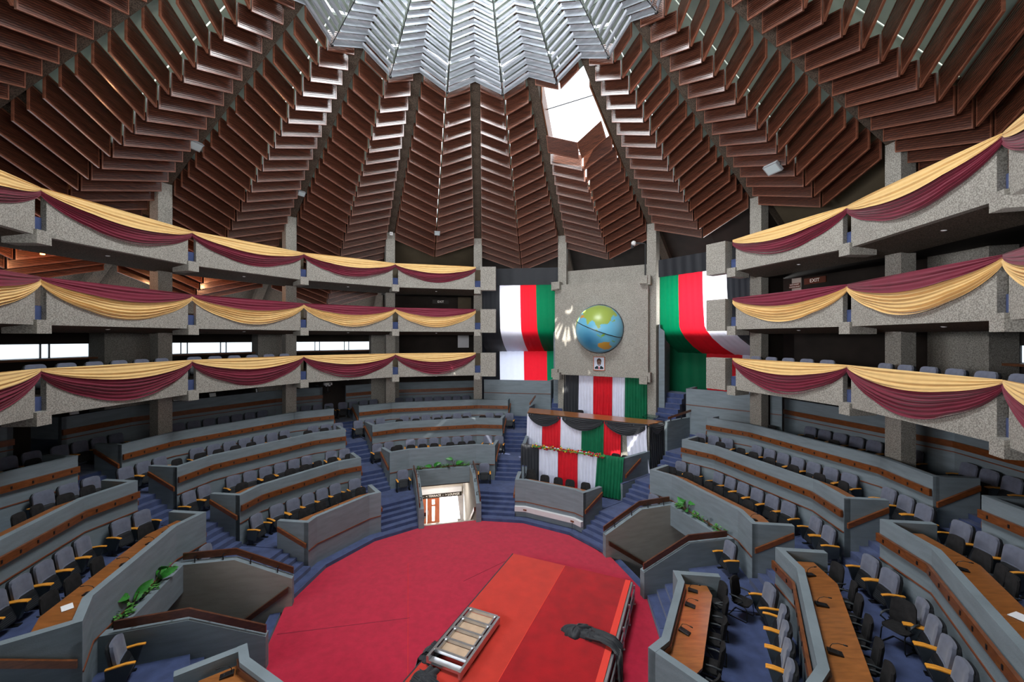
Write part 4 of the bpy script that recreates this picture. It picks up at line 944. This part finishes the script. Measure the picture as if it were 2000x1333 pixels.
# ------------------------------------------------------------------ black visitor chairs
def chair():
    t=empty('visitor_chair')
    mb=MB(); rbox(mb,(0,.20,.75),(.262,.042,.285),'black_fabric',tilt=-.14,bow=-.06,taper=.10); link('backrest',mb,t,local=True,smooth=True)
    mb=MB(); rt=Matrix.Rotation(math.pi/2,3,'X'); tmp=MB(); rbox(tmp,(0,0,0),(.245,.04,.235),'black_fabric'); tmp.v=[Vector((0,-.05,.45))+rt@v for v in tmp.v]; link('seat',tmp,t,local=True,smooth=True)
    for s in (-1,1):
        x=.275*s; mb=MB(); mb.tube([(x*.86,.0,.42),(x,-.04,.48),(x*1.04,-.16,.58),(x*1.04,-.14,.645),(x*1.04,.02,.66),(x*1.02,.16,.645),(x*.9,.205,.64)],[.014,.016,.022,.024,.024,.02,.016],'grey_plastic',7); link('armrest',mb,t,local=True,smooth=True)
    mb=MB()
    for s in (-1,1): mb.tube([(s*.2,.19,.5),(s*.21,.10,.41),(s*.21,-.20,.405),(s*.22,-.25,.36),(s*.24,-.27,.05),(s*.24,-.24,.016),(s*.24,.24,.016)],.014,'black_metal',7)
    mb.tube([(-.24,.24,.016),(.24,.24,.016)],.014,'black_metal',7); link('frame',mb,t,local=True,smooth=True)
    kids(t); return t
CHAIR=chair(); CHAIR['category']='chair'; CU_=[0]; CG='black visitor chairs'
def bearing(px,r,lo,hi):
    best=None
    for i in range(int((hi-lo)*20)+1):
        a=lo+i/20; p=P2(r,a)-Vector((CX,CY))
        if p.y<.2: continue
        e=abs(1000+796.39*p.x/p.y-px)
        if best is None or e<best[0]: best=(e,a)
    return best[1]
CH={('B',1):(590,622,651,676,703),('B',2):(470,520,561,591,620,648,682),('B',3):(346,388,422,454,485,550,600,633),('C',2):(772,801,824,847,879,902,922),('C',3):(779,811,854,877,910,942,972),
('D',1):(1040,1065.5,1092.5,1116.5,1146),('E',2):(1313,1346,1366,1390,1412,1442,1470,1510),('E',3):(1368,1408,1450,1478,1514,1560,1608,1647),('E',4):(1416,1455,1509,1590,1640),
('F',1):(1392,1394,1400,1398,1407),('F',2):(1591,1627,1641,1680,1704,1716),('F',3):(1869,1922,1960,1990),('A',2):(316,222,180,140),('A',3):(170,124,70,26),('A',4):(64,)}
for (key,k),xs in CH.items():
    c=SEC[key]; r0=REND[k]+.205
    for j,px in enumerate(xs):
        if key=='F' and k==1: a=(106.5,111.5,118.5,126,133.5)[j]
        elif key=='F' and k==2: a=(105,109.5,112.8,117.5,122,126)[j]
        elif key=='A' and k==2: a=(-92.5,-103.5,-108.5,-112.5)[j]
        else: a=bearing(px,r0+.03,c-20,c+20)
        rr=r0*math.cos(rad(11.25))/max(.9,math.cos(rad((a-c+11.25)%22.5-11.25))) if abs(a-c)<12 else r0
        p=P2(rr,a); seg=c if abs(a-c)<11.25 else c+22.5*(1 if a>c else -1); v=XY(p.x,p.y,FLO[k])
        if not inview([v,v+Vector((0,0,.9))],20): continue
        put(CHAIR,CU_,v,facing(P2(1,seg))+R.uniform(-.08,.08),'black visitor chair at a desk, %s from left, %s row up, %s'%(ORD[j],ORD[k-1],BLOCK[key]),CG)
def extra(r,a,h,rz,label): put(CHAIR,CU_,V(r,a,h),rz,label,CG)
extra(1.445,104.0,FLO[1],-rad(104)+2.5,'black visitor chair turned round, showing its seat, by the near right stairs')
extra(1.97,112.5,FLO[2],-rad(113)+.75,'black visitor chair pulled out and turned, in front of the near right theatre seats')
extra(1.42,17.0,FLO[1],-rad(20),'second black chair standing behind the others at the left end of the dais bench')
extra(1.86,-28.0,FLO[2],-rad(-27),'black padded armchair among the grey seats above the doorway')
extra(1.80,41.5,FLO[2],-rad(40),'black visitor chair behind the garland, left of two'); extra(1.80,44.6,FLO[2],-rad(42),'black visitor chair behind the garland, right of two')
extra(2.44,24.5,-1.0,-rad(28),'black visitor chair behind the tall podium before the striped curtain')
b5=(400,430,458,485,512,560,610)
for j,px in enumerate(b5):
    a=bearing(px,3.21,-80,-37); extra(3.20,a,FLO[5],-rad(a),'black chair behind the rear wall of the left block, %s from the left'%ORD[j])
# ------------------------------------------------------------------ desk microphones
def mic():
    t=empty('desk_microphone')
    mb=MB(); mb.prism([(-.075,-.13,.0),(-.075,.13,.0),(-.075,.13,.06),(-.075,-.13,.025)],(.15,0,0),'black_metal'); b=link('base',mb,t,local=True,bevel=.006)
    mb=MB(); 
    for x in (-.03,0,.03): mb.box((x,-.05,.036),(.009,.012,.003),'grey_plastic')
    link('button',mb,b,local=True)
    mb=MB(); mb.tube([(0,.08,.05),(0,.085,.12),(0,.05,.18),(0,-.04,.215),(0,-.14,.215)],.007,'black_metal',6); g=link('gooseneck',mb,t,local=True,smooth=True)
    mb=MB(); mb.tube([(0,-.13,.215),(0,-.20,.21)],.014,'black_metal',8); link('microphone_head',mb,g,local=True,smooth=True)
    kids(t); return t
MIC=mic(); MIC['category']='microphone'; MU=[0]
MICS={('F',1):(108.5,114.5,124.0,),('F',2):(107.5,115.5,125.5),('F',3):(110.5,),('A',2):(-97.5,-104.5,-112.5,-93),('E',2):(62,66,71,88),('B',2):(-66,-58),('B',1):(-66,-60),('D',1):(36,),('B',3):(-67,),('G',1):(-137.6,)}
for (key,k),an in MICS.items():
    c=SEC[key]
    for j,a in enumerate(an):
        ap=(REND[k]/.984)*math.cos(rad(11.25))+.07; seg=c if abs(a-c)<11.25 else c+22.5*(1 if a>c else -1); rr=ap/math.cos(rad(a-seg)); p=P2(rr,a); v=XY(p.x,p.y,TOP[k]-.0425)
        if not inview([v],25): continue
        put(MIC,MU,v,facing(P2(1,seg))+math.pi+R.uniform(-.35,.35),'gooseneck desk microphone, %s from left, %s desk up, %s'%(ORD[j],ORD[k-1],BLOCK[key]),'desk microphones')
# papers
def paper(r,a,h,rz,label,sx=.15,sy=.21):
    mb=MB(); mb.box(V(r,a,h+.002),(sx,sy,.004),'paper',rz=rz); link('paper',mb,label=label,cat='paper')
p=P2(1.73,-115.5); paper(1.735,-115.3,TOP[2]-.0425,.9,'white sheets under the microphone at the near end of the left-edge desk',.10,.15)
paper(2.22,118.6,TOP[3]-.0425,.3,'white papers on the far right desk')
for j,px in enumerate((143,213,240,345,415,505,640)):
    a=bearing(px,3.13,-84,-37); mb=MB(); mb.box(V(3.125,a,TOP[5]+.012),(.16,.012,.105),'paper',rz=-rad(a),rot=Matrix.Rotation(-rad(a),3,'Z')@Matrix.Rotation(-.3,3,'X')); link('sign_card',mb,label='white card standing behind the rear wall of the left block, %s from the left'%ORD[j],cat='card',group='white cards behind the left block')
# ------------------------------------------------------------------ plants
def big_leaf(mb,base,tip,wd,up):
    n=8; rows=[]; ax=tip-base; side=ax.cross(up).normalized(); nr=side.cross(ax).normalized()
    for i in range(n+1):
        t=i/n; w_=wd*(math.sin(math.pi*min(1,(t*.92+.08)))**.75)*(1-.25*t); c=base+ax*t-nr*.25*ax.length*t*t
        rows.append([c-side*w_+nr*w_*.25,c-side*w_*.5+nr*w_*.06,c,c+side*w_*.5+nr*w_*.06,c+side*w_+nr*w_*.25])
    mb.grid(rows,'leaf')
def plant(L,x,y,h,big,label):
    p0=L(x,y,h); mb=MB(); mb.lathe([(.10,0),(.13,.22),(.14,.24),(.12,.24),(.11,.20)],'pot',14,p0); 
    t=link('potted_plant',mb,label=label,cat='plant',smooth=True); ms,ml=MB(),MB()
    b=p0+Vector((0,0,.22))
    if big:
        for i in range(big+2):
            q=R.random()*6.28; hh=R.uniform(.22,.58); top=b+Vector((math.cos(q)*.16,math.sin(q)*.16,hh)); ms.tube([b,b.lerp(top,.5)+Vector((0,0,.05)),top],.014,'stem',5); d=Vector((math.cos(q),math.sin(q),R.uniform(-.1,.5))).normalized(); hall=L(x,1.0,h)-p0; hall.z=0; hall.normalize(); d=(d+Vector((0,0,.35))).normalized(); big_leaf(ml,top-d*.06,top+d*R.uniform(.28,.40),.115,(Vector((0,0,1))+hall*1.3).normalized())
        link('stem',ms,t); o=link('leaf',ml,t,smooth=True)
    else:
        for i in range(150):
            q=R.random()*6.28; rr=.24*math.sqrt(R.random()); c=b+Vector((math.cos(q)*rr,math.sin(q)*rr,R.uniform(-.02,.32))); d=Vector((math.cos(q+R.uniform(-1,1)),math.sin(q+R.uniform(-1,1)),R.uniform(-.2,.6))).normalized()*.12; s=d.cross(Vector((0,0,1))).normalized()*.035
            ml.add([c,c+d*.5-s,c+d,c+d*.5+s],[(0,1,2,3)],'small_leaf')
            if i%4==0: ms.tube([b,c],.004,'stem',4)
        link('stem',ms,t); link('leaf',ml,t,kind='stuff')
for L,nm,lst in ((LA,'left',((.19,0,'first bushy'),(.10,4,'broad leaved'),(.035,0,'low bushy'),(-.09,4,'tall broad leaved'),(-.16,0,'small leaved'))),(LC,'middle',((-.21,0,'low bushy'),(-.10,3,'broad leaved'),(.0,0,'small leaved'),(.045,2,'single stemmed'),(.105,3,'tall broad leaved'),(.205,0,'bushy'))),(LE,'right',((-.19,0,'bushy'),(-.14,4,'broad leaved'),(-.01,0,'small leaved'),(.08,4,'spreading broad leaved'),(.19,0,'low bushy')))):
    for j,(x,bg_,ds) in enumerate(lst): plant(L,x,1.607,-1.315,bg_,'%s potted plant in the planter of the %s stairwell, %s along'%(ds,nm,ORD[j]))
# ================================================================== SIGNS, LAMPS, ODDMENTS
def wsign(s,px,r,a,h,w_,hh,label,face=None,two=None,size=None,m='sign_brown',tm='sign_white',rr=None):
    rz=-rad(face if face is not None else a); c=V(r,a,h); mb=MB(); mb.box(c,(w_/2,.02,hh/2),m,rz=rz); o=link('exit_sign' if 'EXIT' in s else 'wall_sign',mb,label=label,cat='sign')
    f=Matrix.Rotation(rz,3,'Z')@Vector((0,-.023,0))
    for i,l in enumerate(s.split('|')):
        n=len(s.split('|')); text(l,o,c+f+Vector((0,0,(n-1)*hh*.23-i*hh*.46)),size or hh*.8/n,tm,rz=rz)
    return o
f2=colang(2)+11.25; f6=colang(6)+11.25
r2=3.24*math.cos(rad(11.25))-.012
def onp(r,a,f): return r/math.cos(rad(a-f))
wsign('\u25bc EXIT',0,onp(r2,-13.1,f2),-13.1,1.03,1.35,.36,'brown exit sign with white letters above the top left gallery',face=f2)
wsign('EXIT',0,onp(r2,-13.0,f2),-13.0,.489,1.25,.30,'dim exit sign in the shade above the middle left gallery',face=f2,m='sign_dark')
wsign('EXIT',0,onp(r2,67.3,f6),67.4,.515,1.15,.32,'dim brown exit sign above the middle right gallery',face=f6)
wsign('NEWS GALLERY|CONTROL ROOM',0,onp(r2,64.5,f6),64.05,.49,.62,.26,'small two line sign on the pale wall left of the right exit sign',face=f6,size=.075)
# flat panels behind the galleries, light and dimness of openings put into their colour
for (a,f,h,ww,hh,lab,mm) in ((-7.5,f2,-.045,.15,.17,'white panel painted as a bright opening behind the lowest left gallery near its end','white_paint'),(-7.2,f2,.47,.18,.20,'brown panel painted as a dim doorway recess behind the middle left gallery','brown_wall'),(64.3,f6,.50,.09,.22,'beige panel painted as a pale lit wall recess behind the middle right gallery','beige_wall')):
    r=onp(r2+.004,a,f); mb=MB(); mb.box(V(r,a,h),(ww/2*U,.03,hh/2*U),mm,rz=-rad(f)); struct('recess',mb,lab,'recess')
def flood(loc,aim,label,big=1):
    loc=Vector(loc); d=(Vector(aim)-loc).normalized(); rt=d.to_track_quat('-Y','Z').to_matrix(); t=MB(); s=.22*big
    t.box(loc,(s,.07,s*.7),'lamp_body',rot=rt); o=link('floodlight',t,label=label,cat='lamp')
    mb=MB(); mb.box(loc+rt@Vector((0,-.073,0)),(s*.86,.006,s*.56),'lamp_glass',rot=rt); link('lamp_glass',mb,o)
    mb=MB(); mb.tube([loc+rt@Vector((-s-.02,0,0)),loc+rt@Vector((-s-.02,.12,.1)),loc+rt@Vector((s+.02,.12,.1)),loc+rt@Vector((s+.02,0,0))],.015,'black_metal',5); link('bracket',mb,o)
    return o
cen=V(0,0,-1.3)
def ribpt(i,r,dh=-.02): d=P2(r,colang(i)); return XY(d.x,d.y,3.385-.8034*r+dh)
flood(ribpt(0,2.33),cen,'grey floodlight on the second roof rib, beside the left louvre boards',1.3)
flood(ribpt(1,2.42),cen,'small floodlight on the third roof rib above the left gallery',.9)
am=colang(2)+11.25; p=P2(2.36,am); flood(XY(p.x,p.y,ht(2.36)-.04),cen,'small floodlight hanging on the fold of the roof bay above the exit sign',.8)
am=colang(6)+11.25; p=P2(2.28,am-1); flood(XY(p.x,p.y,ht(2.28)-.05),cen,'large floodlight hanging under the louvres above the right gallery',1.5)
mb=MB(); c=ribpt(2,2.62,-.06); mb.box(c,(.10,.03,.11),'white_plastic',rz=-rad(colang(2))); o=link('alarm_box',mb,label='small white box fixed near the top of the pillar left of the exit sign',cat='box')
mb=MB(); mb.ball(c+Vector((0,-.05,0)),.035,'black_metal',8,5); link('button',mb,o)
# projector on the upper wall of the left block
v=V(3.10,-38.6,TOP[5]+.03); mb=MB(); mb.box(v,(.26,.22,.09),'white_plastic',rz=.6); o=link('projector',mb,label='white projector standing at the right end of the rear wall of the left block',cat='projector',bevel=.02)
rt=Matrix.Rotation(.6,3,'Z'); mb=MB(); mb.tube([v+rt@Vector((.1,-.22,0)),v+rt@Vector((.1,-.26,0))],.06,'black_metal',12); link('lens',mb,o)
mb=MB(); mb.tube([v+Vector((0,0,-.09)),v+Vector((0,0,-.55))],.03,'black_metal',8); mb.lathe([(.22,0),(.22,.02),(.03,.04)],'black_metal',12,v+Vector((0,0,-.58))); link('stand',mb,o)
# loudspeaker on the dark wall of the doorway block
mb=MB(); v=V(2.97,-25.0,-.60); mb.box(v,(.13,.12,.2),'black_metal',rz=.4); o=link('loudspeaker',mb,label='black loudspeaker high on the dark wall above the doorway block',cat='loudspeaker',bevel=.02)
mb=MB(); mb.tube([v,v+Vector((0,.25,.1))],.025,'black_metal',6); link('bracket',mb,o)
# glass lectern with a small flag badge right of the podium
v=V(2.38,44.0,-1.0); mb=MB(); mb.box(v+Vector((0,0,.62)),(.26,.012,.55),'glass',rz=-rad(44)); o=link('glass_lectern',mb,label='clear glass lectern with a small coloured badge beside the podium',cat='lectern')
mb=MB(); mb.box(v+Vector((0,0,1.2)),(.42,.26,.012),'glass',rz=-rad(44),rot=Matrix.Rotation(-rad(44),3,'Z')@Matrix.Rotation(.2,3,'X')); link('top',mb,o)
rt=Matrix.Rotation(-rad(44),3,'Z'); mb=MB()
for i,m in enumerate(('green_cloth','yellow_flower','red_cloth')): mb.box(v+rt@Vector((-.06+.05*i,-.02,.95)),(.025,.004,.07),m,rz=-rad(44))
link('badge',mb,o)
# glass table with little flags at the right end of the doorway block
v=V(1.79,1.2,FLO[2]); mb=MB(); mb.box(v+Vector((0,0,.72)),(.34,.16,.012),'glass'); o=link('glass_table',mb,label='small glass table with tiny flags at the right end of the desk above the doorway',cat='table')
for x in (-.3,.3):
    for y in (-.13,.13): mb=MB(); mb.tube([v+Vector((x,y,0)),v+Vector((x,y,.71))],.014,'alu',6); link('leg',mb,o)
for i,(x,m) in enumerate(((-.15,'arm_wood'),(-.02,'green_cloth'),(.16,'arm_wood'))):
    mb=MB(); b=v+Vector((x,0,.733)); mb.tube([b,b+Vector((0,0,.2))],.006,'black_metal',5); f=link('table_flag',mb,label='tiny flag on the glass table, %s from the left'%ORD[i],cat='flag'); mb=MB(); mb.box(b+Vector((.04,0,.15)),(.04,.004,.05),m); link('cloth',mb,f)
# pale bracket on a louvre board at the upper left
v=V(2.28,-82.5+6,1.62); mb=MB(); mb.box(v,(.16,.03,.05),'white_plastic',rz=.9); mb.box(v+Vector((.12,.05,.07)),(.05,.03,.06),'black_metal',rz=.9); link('camera_bracket',mb,label='small white camera bracket on the louvre boards at the upper left',cat='camera')
# warm lamp tubes glowing under the top left gallery
for j,(a,r,h) in enumerate(((-82.5,3.0,.60),(-60.0,2.98,.61))):
    mb=MB(); mb.box(V(r,a,h),(.05,.05,.16),'orange_light',rz=-rad(a)); link('wall_lamp',mb,label='glowing warm lamp under the top left gallery, %s from the left'%ORD[j],cat='lamp')
    light('warm_lamp','POINT',V(r-.05,a,h-.06),130,(1,.45,.2),shadow_soft_size=.1)
print('SEATS',SEATUSED,'CHAIRS',CU_,'MICS',MU)
